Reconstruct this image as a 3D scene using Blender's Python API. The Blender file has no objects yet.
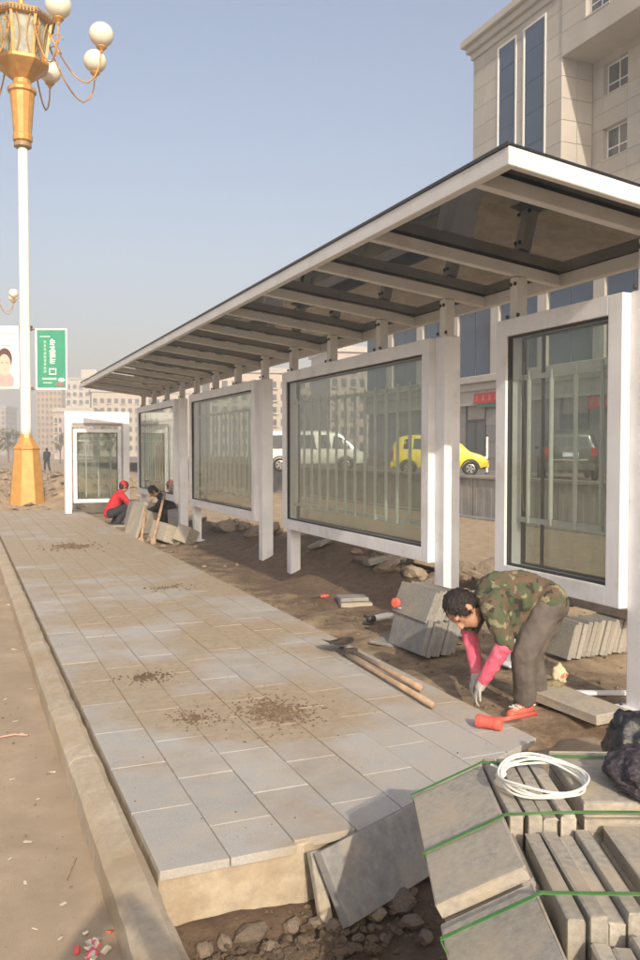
import bpy, bmesh, math, random
from mathutils import Vector, Matrix, noise, Quaternion
random.seed(7)
R = math.radians
sc = bpy.context.scene
C = sc.collection

# ------------------------------------------------------------------ camera
TH, PH, F = R(22.95), R(2.02), 850.0          # yaw to the right, pitch down, focal length in photo pixels
CAM = Vector((0, 0, 1.7))
FW = Vector((math.sin(TH)*math.cos(PH), math.cos(TH)*math.cos(PH), -math.sin(PH)))
RT = Vector((math.cos(TH), -math.sin(TH), 0))
UP = RT.cross(FW)
cam = bpy.data.cameras.new('camera'); co = bpy.data.objects.new('camera', cam); C.objects.link(co)
cam.sensor_fit = 'VERTICAL'; cam.sensor_height = 36; cam.lens = F/960*36
cam.clip_start = 0.05; cam.clip_end = 20000
m = Matrix((RT, UP, -FW)).transposed().to_4x4(); m.translation = CAM; co.matrix_world = m
sc.camera = co

# ------------------------------------------------------------------ sky, sun, exposure
SUN_EL, SUN_AZ = R(26.3), R(9.2)                 # shadows run towards +Y, turned a little to +X
w = bpy.data.worlds.new('World'); sc.world = w; w.use_nodes = True
nt = w.node_tree; nt.nodes.clear()
sky = nt.nodes.new('ShaderNodeTexSky'); sky.sky_type = 'NISHITA'; sky.sun_disc = False
sky.sun_elevation = SUN_EL; sky.sun_rotation = math.pi + SUN_AZ
sky.air_density = 1.0; sky.dust_density = 6.0; sky.ozone_density = 1.0; sky.altitude = 300
bg = nt.nodes.new('ShaderNodeBackground'); bg.inputs[1].default_value = 0.15
wo = nt.nodes.new('ShaderNodeOutputWorld')
nt.links.new(sky.outputs[0], bg.inputs[0]); nt.links.new(bg.outputs[0], wo.inputs[0])
sl = bpy.data.lights.new('sun', 'SUN'); sl.energy = 4.0; sl.angle = R(0.6); sl.color = (1.0, 0.87, 0.70)
so = bpy.data.objects.new('sun', sl); C.objects.link(so)
SD = Vector((math.sin(SUN_AZ)*math.cos(SUN_EL), math.cos(SUN_AZ)*math.cos(SUN_EL), -math.sin(SUN_EL)))
so.rotation_euler = SD.to_track_quat('-Z', 'Y').to_euler(); so.location = (-5, -30, 20)
sc.view_settings.view_transform = 'Standard'; sc.view_settings.look = 'None'
sc.view_settings.exposure = 0.50; sc.view_settings.gamma = 1.0; sc.view_settings.use_curve_mapping = False
sc.cycles.max_bounces = 10; sc.cycles.transparent_max_bounces = 24; sc.cycles.transmission_bounces = 8
sc.cycles.volume_bounces = 0

# ------------------------------------------------------------------ pixel helpers (photo is 640 x 960)
def ray(x, y):
    return (FW + RT*((x-320)/F) + UP*((480-y)/F))
def px(x, y, z=0.0):
    d = ray(x, y); t = (z-CAM.z)/d.z
    return CAM + d*t
def pd(x, y, zc):
    return CAM + ray(x, y)*zc
def pX(x, y, X):
    d = ray(x, y); return CAM + d*(X/d.x)

# ------------------------------------------------------------------ materials
MATS = {}
def S(r, g, b):
    f = lambda c: (c/255/12.92) if c/255 <= .04045 else ((c/255+.055)/1.055)**2.4
    return (f(r), f(g), f(b), 1)
def lin(c): return tuple(c)+(1,) if len(c) == 3 else tuple(c)
def new_mat(name):
    mt = bpy.data.materials.new(name); mt.use_nodes = True
    n = mt.node_tree; b = n.nodes['Principled BSDF']; MATS[name] = mt
    return mt, n, b
def N(n, t, **kw):
    o = n.nodes.new(t)
    for k, v in kw.items():
        if k in ('operation', 'blend_type', 'data_type', 'noise_dimensions', 'feature', 'interpolation_type', 'attribute_name', 'musgrave_type', 'wave_type', 'bands_direction'):
            setattr(o, k, v)
    return o
def mixc(n, fac, a, b, bt='MIX'):
    x = n.nodes.new('ShaderNodeMix'); x.data_type = 'RGBA'; x.blend_type = bt
    for s, v in ((x.inputs[0], fac), (x.inputs[6], a), (x.inputs[7], b)):
        if hasattr(v, 'is_output'): n.links.new(v, s)
        else: s.default_value = v if not isinstance(v, tuple) or len(v) == 4 else v+(1,)
    return x.outputs[2]
def ramp(n, src, stops, interp='LINEAR'):
    r = n.nodes.new('ShaderNodeValToRGB'); r.color_ramp.interpolation = interp
    e = r.color_ramp.elements
    while len(e) < len(stops): e.new(0.5)
    for i, (p, c) in enumerate(stops):
        e[i].position = p; e[i].color = c if isinstance(c, tuple) else (c, c, c, 1)
    n.links.new(src, r.inputs[0]); return r.outputs[0]
def coord(n, space):
    if space == 'world': return n.nodes.new('ShaderNodeNewGeometry').outputs['Position']
    return n.nodes.new('ShaderNodeTexCoord').outputs['Object']
def noise_tex(n, vec, scale, detail=5, rough=.6):
    t = n.nodes.new('ShaderNodeTexNoise'); t.inputs['Scale'].default_value = scale
    t.inputs['Detail'].default_value = detail; t.inputs['Roughness'].default_value = rough
    n.links.new(vec, t.inputs['Vector']); return t.outputs[0]
def bump(n, b, src, strength, dist=.01):
    u = n.nodes.new('ShaderNodeBump'); u.inputs['Strength'].default_value = strength; u.inputs['Distance'].default_value = dist
    n.links.new(src, u.inputs['Height']); n.links.new(u.outputs[0], b.inputs['Normal'])
def surf(name, col, rough=.6, var=.2, scale=6, col2=None, patch=(.45, .65), pscale=None, bmp=.2, bscale=40, space='object', rnd=.0, metal=0, spec=.5):
    """general worn surface: base colour, noise brightness, optional second colour in patches, bump, per-object variation"""
    mt, n, b = new_mat(name)
    v = coord(n, space)
    nz = noise_tex(n, v, scale)
    c = ramp(n, nz, [(.3, tuple(x*(1-var) for x in col[:3])+(1,)), (.7, tuple(min(1, x*(1+var)) for x in col[:3])+(1,))])
    if col2:
        pn = noise_tex(n, v, pscale or scale*.35, 6, .62)
        f = ramp(n, pn, [(patch[0], 0.0), (patch[1], 1.0)])
        c = mixc(n, f, c, lin(col2))
    if rnd:
        oi = n.nodes.new('ShaderNodeObjectInfo')
        rr = ramp(n, oi.outputs['Random'], [(0, 1-rnd), (1, 1+rnd)])
        c = mixc(n, 1.0, c, rr, 'MULTIPLY')
    n.links.new(c, b.inputs['Base Color'])
    b.inputs['Roughness'].default_value = rough; b.inputs['Metallic'].default_value = metal
    b.inputs['Specular IOR Level'].default_value = spec
    if bmp: bump(n, b, noise_tex(n, v, bscale, 6, .65), bmp)
    return mt
def emitless_glass(name, tint, dust=.04, ior=1.5, dustcol=(.5, .48, .42, 1), refl=1.0):
    mt, n, b = new_mat(name); n.nodes.remove(b)
    out = n.nodes['Material Output']
    tr = n.nodes.new('ShaderNodeBsdfTransparent'); tr.inputs[0].default_value = tint
    gl = n.nodes.new('ShaderNodeBsdfGlossy'); gl.inputs['Roughness'].default_value = .015; gl.inputs[0].default_value = (refl, refl, refl, 1)
    fr = n.nodes.new('ShaderNodeFresnel'); fr.inputs[0].default_value = ior
    m1 = n.nodes.new('ShaderNodeMixShader'); 
    ge = n.nodes.new('ShaderNodeNewGeometry'); inv = n.nodes.new('ShaderNodeMath'); inv.operation = 'SUBTRACT'; inv.inputs[0].default_value = 1.0; n.links.new(ge.outputs['Backfacing'], inv.inputs[1])
    mu = n.nodes.new('ShaderNodeMath'); mu.operation = 'MULTIPLY'; n.links.new(fr.outputs[0], mu.inputs[0]); n.links.new(inv.outputs[0], mu.inputs[1])
    n.links.new(mu.outputs[0], m1.inputs[0]); n.links.new(tr.outputs[0], m1.inputs[1]); n.links.new(gl.outputs[0], m1.inputs[2])
    df = n.nodes.new('ShaderNodeBsdfDiffuse'); df.inputs[0].default_value = dustcol
    m2 = n.nodes.new('ShaderNodeMixShader')
    mp = n.nodes.new('ShaderNodeMapping'); mp.inputs['Scale'].default_value = (1, 3.0, .7); n.links.new(coord(n, 'world'), mp.inputs[0])
    nz = noise_tex(n, mp.outputs[0], 2.2, 9, .68)
    f = ramp(n, nz, [(.35, dust*.25), (.55, dust*.9), (.8, dust*3.2)])
    n.links.new(f, m2.inputs[0]); n.links.new(m1.outputs[0], m2.inputs[1]); n.links.new(df.outputs[0], m2.inputs[2])
    n.links.new(m2.outputs[0], out.inputs[0]); return mt

SAND = (.44, .335, .215)
white_metal = surf('white_metal', (.76, .76, .78), .38, .07, 3, (.50, .46, .41), (.56, .82), 2.3, .03, 30, 'world')
def streaks(mt):
    n = mt.node_tree; b = n.nodes['Principled BSDF']; src = b.inputs['Base Color'].links[0].from_socket
    mp = n.nodes.new('ShaderNodeMapping'); mp.inputs['Scale'].default_value = (9, 9, .55); n.links.new(coord(n, 'world'), mp.inputs[0])
    f = ramp(n, noise_tex(n, mp.outputs[0], 2.6, 7, .7), [(.56, 0.0), (.85, .38)])
    c = mixc(n, f, src, (.42, .375, .32, 1))
    sp = ramp(n, noise_tex(n, coord(n, 'world'), 38, 4, .6), [(.68, 0.0), (.72, .4)])
    n.links.new(mixc(n, sp, c, (.45, .39, .32, 1)), b.inputs['Base Color'])
streaks(white_metal)
roof_metal = surf('roof_metal', (.66, .65, .635), .45, .08, 3, (.46, .42, .37), (.55, .8), 2.0, .04, 30, 'world')
dark_metal = surf('dark_metal', (.05, .05, .05), .5, .2, 10)
seal_mat = surf('rubber_seal', (.03, .032, .034), .6, .2, 10)
glass_mat = emitless_glass('case_glass', (.845, .872, .852, 1), .075, 1.55, (.43, .45, .42, 1))
roof_glass = emitless_glass('roof_glass', (.10, .11, .115, 1), .022, 1.75, (.20, .18, .155, 1), .85)
win_glass = surf('window_glass', (.055, .07, .085), .06, .3, .8, None, bmp=0, spec=.9)
blue_glass = surf('blue_strip_glass', (.03, .06, .115), .10, .15, .6, None, bmp=0, spec=.6)
tube_mat = surf('tube_white', (.74, .76, .72), .3, .05, 3, bmp=0)

# paving tile: blue-grey stone under drifting sand (world space, so the sand runs across joints)
def tile_material():
    mt, n, b = new_mat('paving_stone')
    v = coord(n, 'world')
    fine = noise_tex(n, v, 130, 3, .7)
    c = ramp(n, fine, [(.3, (.32, .315, .31, 1)), (.7, (.53, .523, .515, 1))])
    oi = n.nodes.new('ShaderNodeObjectInfo')
    c = mixc(n, 1.0, c, ramp(n, oi.outputs['Random'], [(0, .88), (1, 1.06)]), 'MULTIPLY')
    cl = noise_tex(n, v, 5.0, 6, .65)
    c = mixc(n, ramp(n, cl, [(.32, 0.0), (.68, .7)]), c, (.51, .455, .375, 1))
    sep = n.nodes.new('ShaderNodeSeparateXYZ'); n.links.new(v, sep.inputs[0])
    mr = n.nodes.new('ShaderNodeMapRange'); mr.inputs[1].default_value = 3.2; mr.inputs[2].default_value = 13
    mr.inputs[3].default_value = -.06; mr.inputs[4].default_value = .13
    n.links.new(sep.outputs[1], mr.inputs[0])
    big = noise_tex(n, v, .95, 7, .62)
    ad = n.nodes.new('ShaderNodeMath'); ad.operation = 'ADD'; n.links.new(big, ad.inputs[0]); n.links.new(mr.outputs[0], ad.inputs[1])
    acc = ad.outputs[0]
    for (qx, qy, rad, amt) in ((275, 712, .85, .36), (190, 715, .65, .32), (150, 672, .8, .34), (75, 550, 2.2, .34), (215, 635, .9, .32), (120, 620, .7, .28), (250, 580, 1.2, .26)):
        cpt = px(qx, qy, 0); vm = n.nodes.new('ShaderNodeVectorMath'); vm.operation = 'DISTANCE'; n.links.new(v, vm.inputs[0]); vm.inputs[1].default_value = cpt
        m2 = n.nodes.new('ShaderNodeMapRange'); m2.interpolation_type = 'SMOOTHSTEP'; m2.inputs[1].default_value = 0; m2.inputs[2].default_value = rad; m2.inputs[3].default_value = amt; m2.inputs[4].default_value = 0
        n.links.new(vm.outputs['Value'], m2.inputs[0]); a2 = n.nodes.new('ShaderNodeMath'); a2.operation = 'ADD'; n.links.new(acc, a2.inputs[0]); n.links.new(m2.outputs[0], a2.inputs[1]); acc = a2.outputs[0]
    f = ramp(n, acc, [(.47, 0.0), (.63, .88)])
    sandc = ramp(n, noise_tex(n, v, 14, 5, .7), [(.3, (.33, .25, .165, 1)), (.7, (.47, .375, .26, 1))])
    c = mixc(n, f, c, sandc)
    n.links.new(c, b.inputs['Base Color']); b.inputs['Roughness'].default_value = .75
    bump(n, b, noise_tex(n, v, 110, 6, .75), .6, .006)
    return mt
tile_mat = tile_material()
concrete = surf('concrete_bed', (.46, .385, .285), .92, .22, 11, (.36, .275, .185), (.42, .68), 3.5, .9, 24, 'world')
kerb_mat = surf('kerb_stone', (.47, .40, .305), .9, .16, 22, (.42, .325, .215), (.42, .62), 1.6, .4, 130, 'world', rnd=.07)
slab_mat = surf('grey_slab', (.37, .34, .29), .9, .2, 40, (.47, .395, .29), (.44, .70), 4.5, .35, 190, 'object', rnd=.14)
slab_dark = surf('dark_slab', (.255, .25, .245), .85, .22, 22, (.36, .315, .25), (.5, .75), 4.0, .35, 190, 'object', rnd=.1)
stone_mat = surf('rough_stone', (.255, .20, .15), .9, .35, 7, (.34, .26, .175), (.5, .7), 4, .7, 25, 'object', rnd=.35)
clod_mat = surf('soil_clod', (.15, .105, .068), .95, .3, 20, bmp=.6, bscale=60, rnd=.2)
timber = surf('timber', (.40, .28, .185), .7, .25, 12, (.26, .18, .12), (.5, .8), 8, .2, 40)
timber_dark = surf('weathered_timber', (.20, .165, .14), .8, .25, 12, bmp=.3)
steel = surf('worn_steel', (.10, .085, .07), .45, .3, 12, (.25, .16, .09), (.5, .7), 8, .2, 50, metal=.6)
red_paint = surf('red_rubber', (.66, .12, .085), .5, .15, 10, (.6, .25, .17), (.55, .8), 12, .1)
red_cloth = surf('red_cloth', (.52, .025, .035), .9, .25, 14, bmp=.3)
pink_cloth = surf('pink_cloth', (.70, .12, .20), .85, .2, 16, (.78, .25, .30), (.5, .75), 12, .35, 50)
trouser_mat = surf('grey_trousers', (.115, .098, .085), .9, .2, 9, (.16, .137, .115), (.5, .75), 6, .35, 40)
dark_cloth = surf('dark_cloth', (.028, .028, .034), .85, .3, 9, bmp=.4)
skin_mat = surf('skin', (.43, .23, .15), .55, .1, 20, bmp=.1)
hair_mat = surf('hair', (.018, .013, .011), .5, .4, 60, bmp=.9, bscale=120)
glove_mat = surf('grey_glove', (.42, .40, .37), .9, .2, 20, bmp=.3)
strap_mat = surf('green_strap', (.075, .21, .055), .4, .2, 8, (.13, .27, .09), (.5, .75), 20, .1)
coil_mat = surf('white_plastic_strap', (.78, .77, .72), .4, .08, 30, bmp=.15)
black_plastic = surf('black_plastic', (.012, .012, .016), .35, .3, 10, bmp=.8, bscale=18)
purple_net = surf('dark_net', (.045, .036, .045), .7, .5, 50, (.10, .085, .10), (.5, .6), 45, 1.0, 60)
gold = surf('gold_paint', (.56, .30, .085), .4, .15, 5, (.50, .25, .06), (.5, .75), 4, .1, 40, metal=.15)
lamp_white = surf('lamp_white', (.78, .77, .72), .4, .05, 3, bmp=0)
globe_mat = surf('milk_glass', (.80, .75, .62), .25, .04, 3, bmp=0)
lantern_glass = surf('lantern_glass', (.30, .32, .27), .15, .35, 6, bmp=.1, spec=.8)
facade = surf('stone_cladding', (.44, .41, .37), .75, .07, .6, (.39, .36, .32), (.45, .7), .35, .08, 10, 'world', rnd=.05)
facade_joint = surf('facade_backing', (.37, .33, .285), .8, .1, 1, space='world')
grey_tile = surf('grey_wall_tile', (.27, .255, .25), .6, .12, 1.2, bmp=.1, space='world', rnd=.08)
cornice_mat = surf('cornice_stone', (.45, .42, .38), .8, .08, .8, bmp=.1, space='world')
red_sign = surf('red_sign', (.55, .012, .02), .4, .05, 3, bmp=0)
white_paint = surf('white_paint', (.78, .78, .76), .5, .05, 3, bmp=0)
wall_conc = surf('retaining_concrete', (.28, .27, .255), .88, .22, 1.6, (.36, .32, .27), (.5, .75), .8, .3, 14, 'world', rnd=.06)
asphalt = surf('forecourt_asphalt', (.20, .185, .165), .9, .2, .8, (.33, .275, .2), (.4, .7), .2, .3, 30, 'world')

def ground_material():
    mt, n, b = new_mat('earth')
    v = coord(n, 'world')
    a = n.nodes.new('ShaderNodeAttribute'); a.attribute_name = 'soil'
    s = ramp(n, noise_tex(n, v, 3.5, 8, .68), [(.28, (.30, .215, .135, 1)), (.72, (.52, .405, .275, 1))])
    d = ramp(n, noise_tex(n, v, 7, 8, .7), [(.3, (.105, .068, .043, 1)), (.72, (.225, .155, .10, 1))])
    nz = noise_tex(n, v, 2.6, 6, .7)
    ad = n.nodes.new('ShaderNodeMath'); ad.operation = 'ADD'; n.links.new(a.outputs['Fac'], ad.inputs[0]); n.links.new(nz, ad.inputs[1])
    f = ramp(n, ad.outputs[0], [(.72, 0.0), (1.05, 1.0)])
    n.links.new(mixc(n, f, s, d), b.inputs['Base Color']); b.inputs['Roughness'].default_value = .95
    bump(n, b, noise_tex(n, v, 22, 9, .72), .8, .03)
    return mt
earth = ground_material()
road_mat = surf('dusty_road', (.42, .325, .225), .92, .14, 4, (.34, .265, .185), (.42, .68), 1.1, .4, 170, 'world')

def camo_material():
    mt, n, b = new_mat('camouflage')
    v = coord(n, 'object')
    n1 = noise_tex(n, v, 11, 3, .55)
    mp = n.nodes.new('ShaderNodeMapping'); mp.inputs['Location'].default_value = (4.2, 7.7, 1.3); n.links.new(v, mp.inputs[0])
    n2 = noise_tex(n, mp.outputs[0], 13, 3, .55)
    mp2 = n.nodes.new('ShaderNodeMapping'); mp2.inputs['Location'].default_value = (14.2, 2.7, 9.3); n.links.new(v, mp2.inputs[0])
    n3 = noise_tex(n, mp2.outputs[0], 16, 2, .5)
    c = mixc(n, ramp(n, n1, [(.50, 0.0), (.52, 1.0)]), (.075, .088, .048, 1), (.12, .08, .052, 1))
    c = mixc(n, ramp(n, n2, [(.57, 0.0), (.59, 1.0)]), c, (.22, .205, .12, 1))
    c = mixc(n, ramp(n, n3, [(.61, 0.0), (.63, 1.0)]), c, (.035, .035, .025, 1))
    n.links.new(c, b.inputs['Base Color']); b.inputs['Roughness'].default_value = .9
    bump(n, b, noise_tex(n, v, 14, 4, .5), .5, .02)
    return mt
camo = camo_material()
def carpaint(name, col):
    mt, n, b = new_mat(name)
    b.inputs['Base Color'].default_value = lin(col); b.inputs['Roughness'].default_value = .3
    b.inputs['Coat Weight'].default_value = .6; b.inputs['Coat Roughness'].default_value = .08
    nz = noise_tex(n, coord(n, 'object'), 2.5, 5, .6)
    n.links.new(mixc(n, ramp(n, nz, [(.4, 0.0), (.8, .35)]), lin(col), (.42, .37, .29, 1)), b.inputs['Base Color'])
    return mt
yellow_car = carpaint('yellow_paint', (.78, .62, .03)); white_car = carpaint('white_paint_car', (.72, .72, .70)); dark_car = carpaint('dark_green_paint', (.035, .045, .042))
car_glass = surf('car_glass', (.02, .025, .03), .05, .1, 2, bmp=0, spec=.9)
tyre_mat = surf('tyre', (.02, .02, .02), .85, .2, 10); rim_mat = surf('rim', (.5, .5, .5), .3, .1, 8, metal=.8, bmp=0)
light_red = surf('tail_light', (.35, .01, .012), .2, .1, 5, bmp=0); light_clear = surf('head_light', (.6, .6, .58), .1, .1, 5, bmp=0)

# ------------------------------------------------------------------ mesh helpers
def tag(o, label=None, cat=None, group=None, kind=None):
    for k, v in (('label', label), ('category', cat), ('group', group), ('kind', kind)):
        if v: o[k] = v
    return o
def empty(name, loc=(0, 0, 0), rz=0, label=None, cat=None, group=None):
    o = bpy.data.objects.new(name, None); C.objects.link(o); o.location = loc; o.rotation_euler = (0, 0, rz); o.empty_display_size = .1
    return tag(o, label, cat, group)
def link(name, me, mt=None, parent=None, loc=None, rot=None):
    o = bpy.data.objects.new(name, me); C.objects.link(o)
    if mt and not me.materials: me.materials.append(mt)
    if parent: o.parent = parent
    if loc is not None: o.location = loc
    if rot is not None: o.rotation_euler = rot
    return o
class MB:
    def __init__(s): s.v = []; s.f = []
    def add(s, vs, fs):
        k = len(s.v); s.v += [Vector(p) for p in vs]; s.f += [tuple(i+k for i in q) for q in fs]; return s
    def box(s, c, d, rz=0, M=None):
        hx, hy, hz = d[0]/2, d[1]/2, d[2]/2
        vs = [Vector((x*hx, y*hy, z*hz)) for z in (-1, 1) for y in (-1, 1) for x in (-1, 1)]
        if M is None: M = Matrix.Rotation(rz, 3, 'Z')
        vs = [M @ p + Vector(c) for p in vs]
        return s.add(vs, [(0, 2, 3, 1), (4, 5, 7, 6), (0, 1, 5, 4), (2, 6, 7, 3), (0, 4, 6, 2), (1, 3, 7, 5)])
    def bb(s, x0, x1, y0, y1, z0, z1):
        return s.box(((x0+x1)/2, (y0+y1)/2, (z0+z1)/2), (abs(x1-x0), abs(y1-y0), abs(z1-z0)))
    def prism(s, pts, ax, a0, a1):                # polygon in the two other axes, extruded along ax
        def P(p, a):
            if ax == 0: return (a, p[0], p[1])
            if ax == 1: return (p[0], a, p[1])
            return (p[0], p[1], a)
        n = len(pts)
        return s.add([P(p, a0) for p in pts]+[P(p, a1) for p in pts], [tuple(range(n))[::-1], tuple(range(n, 2*n))]+[(i, (i+1) % n, n+(i+1) % n, n+i) for i in range(n)])
    def tube(s, pts, r, seg=10, cap=True, flat=None):
        pts = [Vector(p) for p in pts]; n = len(pts); rs = r if isinstance(r, (list, tuple)) else [r]*n
        k = len(s.v); t0 = (pts[1]-pts[0]).normalized()
        a = t0.orthogonal().normalized()
        for i, p in enumerate(pts):
            t = (pts[min(i+1, n-1)]-pts[max(i-1, 0)]).normalized()
            a = (a - t*a.dot(t)); a = a.normalized() if a.length > 1e-6 else t.orthogonal().normalized()
            b = t.cross(a)
            for j in range(seg):
                g = 2*math.pi*j/seg; s.v.append(p + (a*math.cos(g)+b*math.sin(g))*rs[i])
        for i in range(n-1):
            for j in range(seg):
                j2 = (j+1) % seg
                s.f.append((k+i*seg+j, k+i*seg+j2, k+(i+1)*seg+j2, k+(i+1)*seg+j))
        if cap: s.f.append(tuple(k+j for j in range(seg))[::-1]); s.f.append(tuple(k+(n-1)*seg+j for j in range(seg)))
        return s
    def lathe(s, prof, c=(0, 0, 0), seg=24, ph=0):     # list of (r, z)
        k = len(s.v); n = len(prof); c = Vector(c)
        for r, z in prof:
            for j in range(seg):
                g = ph+2*math.pi*j/seg; s.v.append(c+Vector((r*math.cos(g), r*math.sin(g), z)))
        for i in range(n-1):
            for j in range(seg):
                j2 = (j+1) % seg; s.f.append((k+i*seg+j, k+i*seg+j2, k+(i+1)*seg+j2, k+(i+1)*seg+j))
        s.f.append(tuple(k+j for j in range(seg))[::-1]); s.f.append(tuple(k+(n-1)*seg+j for j in range(seg)))
        return s
    def ell(s, c, ax, ay, az, u=16, v=10):              # ellipsoid with three axis vectors
        c, ax, ay, az = map(Vector, (c, ax, ay, az)); k = len(s.v)
        s.v.append(c-az)
        for i in range(1, v):
            t = -math.pi/2+math.pi*i/v
            for j in range(u):
                g = 2*math.pi*j/u; s.v.append(c+ax*math.cos(t)*math.cos(g)+ay*math.cos(t)*math.sin(g)+az*math.sin(t))
        s.v.append(c+az); L = len(s.v)-1
        for j in range(u): s.f.append((k, k+1+(j+1) % u, k+1+j)); s.f.append((L, L-u+j, L-u+(j+1) % u))
        for i in range(v-2):
            for j in range(u):
                a = k+1+i*u; s.f.append((a+j, a+(j+1) % u, a+u+(j+1) % u, a+u+j))
        return s
    def cap(s, p, q, r0, r1, u=12):                      # capsule from p to q
        p, q = Vector(p), Vector(q); d = (q-p); L = d.length; t = d/L if L else Vector((0, 0, 1)); a = t.orthogonal().normalized(); b = t.cross(a)
        rings = []
        for i in range(1, 5): g = -math.pi/2+i*math.pi/8; rings.append((p+t*r0*math.sin(g), r0*math.cos(g)))
        for i in range(0, 4): g = i*math.pi/8; rings.append((q+t*r1*math.sin(g), r1*math.cos(g)))
        k = len(s.v); s.v.append(p-t*r0)
        for c, r in rings:
            for j in range(u): g = 2*math.pi*j/u; s.v.append(c+(a*math.cos(g)+b*math.sin(g))*r)
        s.v.append(q+t*r1); E = len(s.v)-1
        for j in range(u): s.f.append((k, k+1+(j+1) % u, k+1+j)); s.f.append((E, E-u+j, E-u+(j+1) % u))
        for i in range(len(rings)-1):
            for j in range(u): x = k+1+i*u; s.f.append((x+j, x+(j+1) % u, x+u+(j+1) % u, x+u+j))
        return s
    def mesh(s, name, bevel=0, smooth=False, seg=1, fix=True):
        me = bpy.data.meshes.new(name); bm = bmesh.new()
        vs = [bm.verts.new(p) for p in s.v]
        for q in s.f:
            try: bm.faces.new([vs[i] for i in q])
            except ValueError: pass
        if fix: bmesh.ops.recalc_face_normals(bm, faces=bm.faces)
        if bevel:
            es = [e for e in bm.edges if len(e.link_faces) == 2 and e.calc_face_angle(0) > .5]
            bmesh.ops.bevel(bm, geom=es, offset=bevel, segments=seg, affect='EDGES', profile=.6)
        if smooth:
            for f_ in bm.faces: f_.smooth = True
        bm.to_mesh(me); bm.free(); return me
    def build(s, name, mt, parent=None, bevel=0, smooth=False, seg=1, loc=None, rot=None):
        return link(name, s.mesh(name, bevel, smooth, seg), mt, parent, loc, rot)
def box_mesh(name, d, bevel, mt, rough=0, seed=0, seg=1):
    me = MB().box((0, 0, 0), d).mesh(name, bevel, seg=seg)
    if rough:
        rr = random.Random(seed)
        for v in me.vertices: v.co += Vector((rr.uniform(-1, 1), rr.uniform(-1, 1), rr.uniform(-1, 1)))*rough
    me.materials.append(mt); return me
def rock_mesh(name, seed, mt, sub=2, flat=.7):
    bm = bmesh.new(); bmesh.ops.create_icosphere(bm, subdivisions=sub, radius=1)
    for v in bm.verts:
        d = 1+.42*noise.noise(v.co*1.3+Vector((seed*7.1, seed*3.3, seed)))+.14*noise.noise(v.co*4+Vector((seed, 0, 9)))
        v.co *= d; v.co.z *= flat
    me = bpy.data.meshes.new(name); bm.to_mesh(me); bm.free(); me.materials.append(mt); return me
def remesh(mb, voxel, smooth=6, fac=.5):
    me = mb.mesh('tmp'); o = bpy.data.objects.new('tmp', me); C.objects.link(o)
    r = o.modifiers.new('r', 'REMESH'); r.mode = 'VOXEL'; r.voxel_size = voxel
    if smooth: q = o.modifiers.new('s', 'SMOOTH'); q.iterations = smooth; q.factor = fac
    dg = bpy.context.evaluated_depsgraph_get(); e = o.evaluated_get(dg)
    out = bpy.data.meshes.new_from_object(e, depsgraph=dg)
    bpy.data.objects.remove(o); bpy.data.meshes.remove(me)
    for p in out.polygons: p.use_smooth = True
    out.materials.clear(); return out
def skinned(name, mb, voxel, mt, parent, smooth=5, disp=0, dscale=14, loc=None):
    me = remesh(mb, voxel, smooth); me.name = name
    if disp:                                            # cloth folds
        nrm = [v.normal.copy() for v in me.vertices]
        for v, nn in zip(me.vertices, nrm):
            p = v.co*dscale; v.co += nn*disp*(noise.noise(p)+.5*noise.noise(p*2.1))
    return link(name, me, mt, parent)
def copy_tree(o, parent=None):
    c = o.copy(); C.objects.link(c)
    if parent: c.parent = parent
    for ch in o.children: copy_tree(ch, c)
    return c

# ================================================================== SETTING: ground, road, pavement, kerb
def sm(a, b, x):
    t = max(0, min(1, (x-a)/(b-a))); return t*t*(3-2*t)
def hump(x, y, cx, cy, rx, ry, h):
    d = ((x-cx)/rx)**2+((y-cy)/ry)**2; return h*math.exp(-d*1.6)
def gz(x, y):
    nz = noise.noise(Vector((x*1.1, y*1.1, 0)))*.03+noise.noise(Vector((x*4, y*4, 3)))*.016+noise.noise(Vector((x*11, y*11, 5)))*.009
    z = -.075 - .29*sm(5.5, 12, x)
    # trench before the unfinished end of the pavement
    z -= .21*(1-sm(3.2, 3.75, y - max(0, (x-1.3))*.35))*sm(.3, .7, x)*(1-sm(3.4, 4.4, x))
    # heaps of dug-out soil beneath and behind the shelter
    z += hump(x, y, 5.0, 11.8, 1.0, 2.3, .5)+hump(x, y, 4.8, 9.6, .8, 1.2, .16)+hump(x, y, 5.2, 15.5, .9, 1.6, .25)+hump(x, y, 4.9, 18.5, .8, 1.4, .2)
    z += hump(x, y, 6.0, 8.5, .8, 1.6, .2)
    # rough heaps past the lamp
    z += (sm(26, 29, y)*(1-sm(70, 110, y)))*(1-sm(9, 14, x))*(.45*abs(noise.noise(Vector((x*.5, y*.35, 8))))+.3*abs(noise.noise(Vector((x*1.3, y*1.0, 2))))+.12*abs(noise.noise(Vector((x*3.3, y*3.0, 2)))))
    z += hump(x, y, 3.5, 31, 1.2, 2.6, .75)+hump(x, y, 5.2, 34, 1.6, 3, .55)+hump(x, y, -.4, 33, 1.0, 4, .7)+hump(x, y, 1.2, 41, 2, 5, .8)
    if .56 < x < 3.05 and 3.45 < y < 26: z = -.34
    if x < .52: z = min(z, -.33) if y < 26 else z
    return z+nz
def soil(x, y):
    s = hump(x, y, 4.9, 11.8, 1.3, 2.8, .85)+hump(x, y, 4.7, 9.4, .9, 1.4, .5)+hump(x, y, 5.2, 15.5, 1, 1.8, .65)+hump(x, y, 4.9, 18.5, 1, 1.6, .6)+hump(x, y, 6, 8.5, .9, 1.8, .55)
    s += .62*(1-sm(3.3, 3.8, y-max(0, x-1.3)*.3))*sm(.3, .7, x)*(1-sm(3.6, 5, x))
    s += .36*sm(3.1, 3.3, x)*(1-sm(4.2, 6, x))*(1-sm(24, 26, y))
    s += .22*sm(26, 29, y)*(1-sm(60, 90, y))
    return min(1, s)
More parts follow.
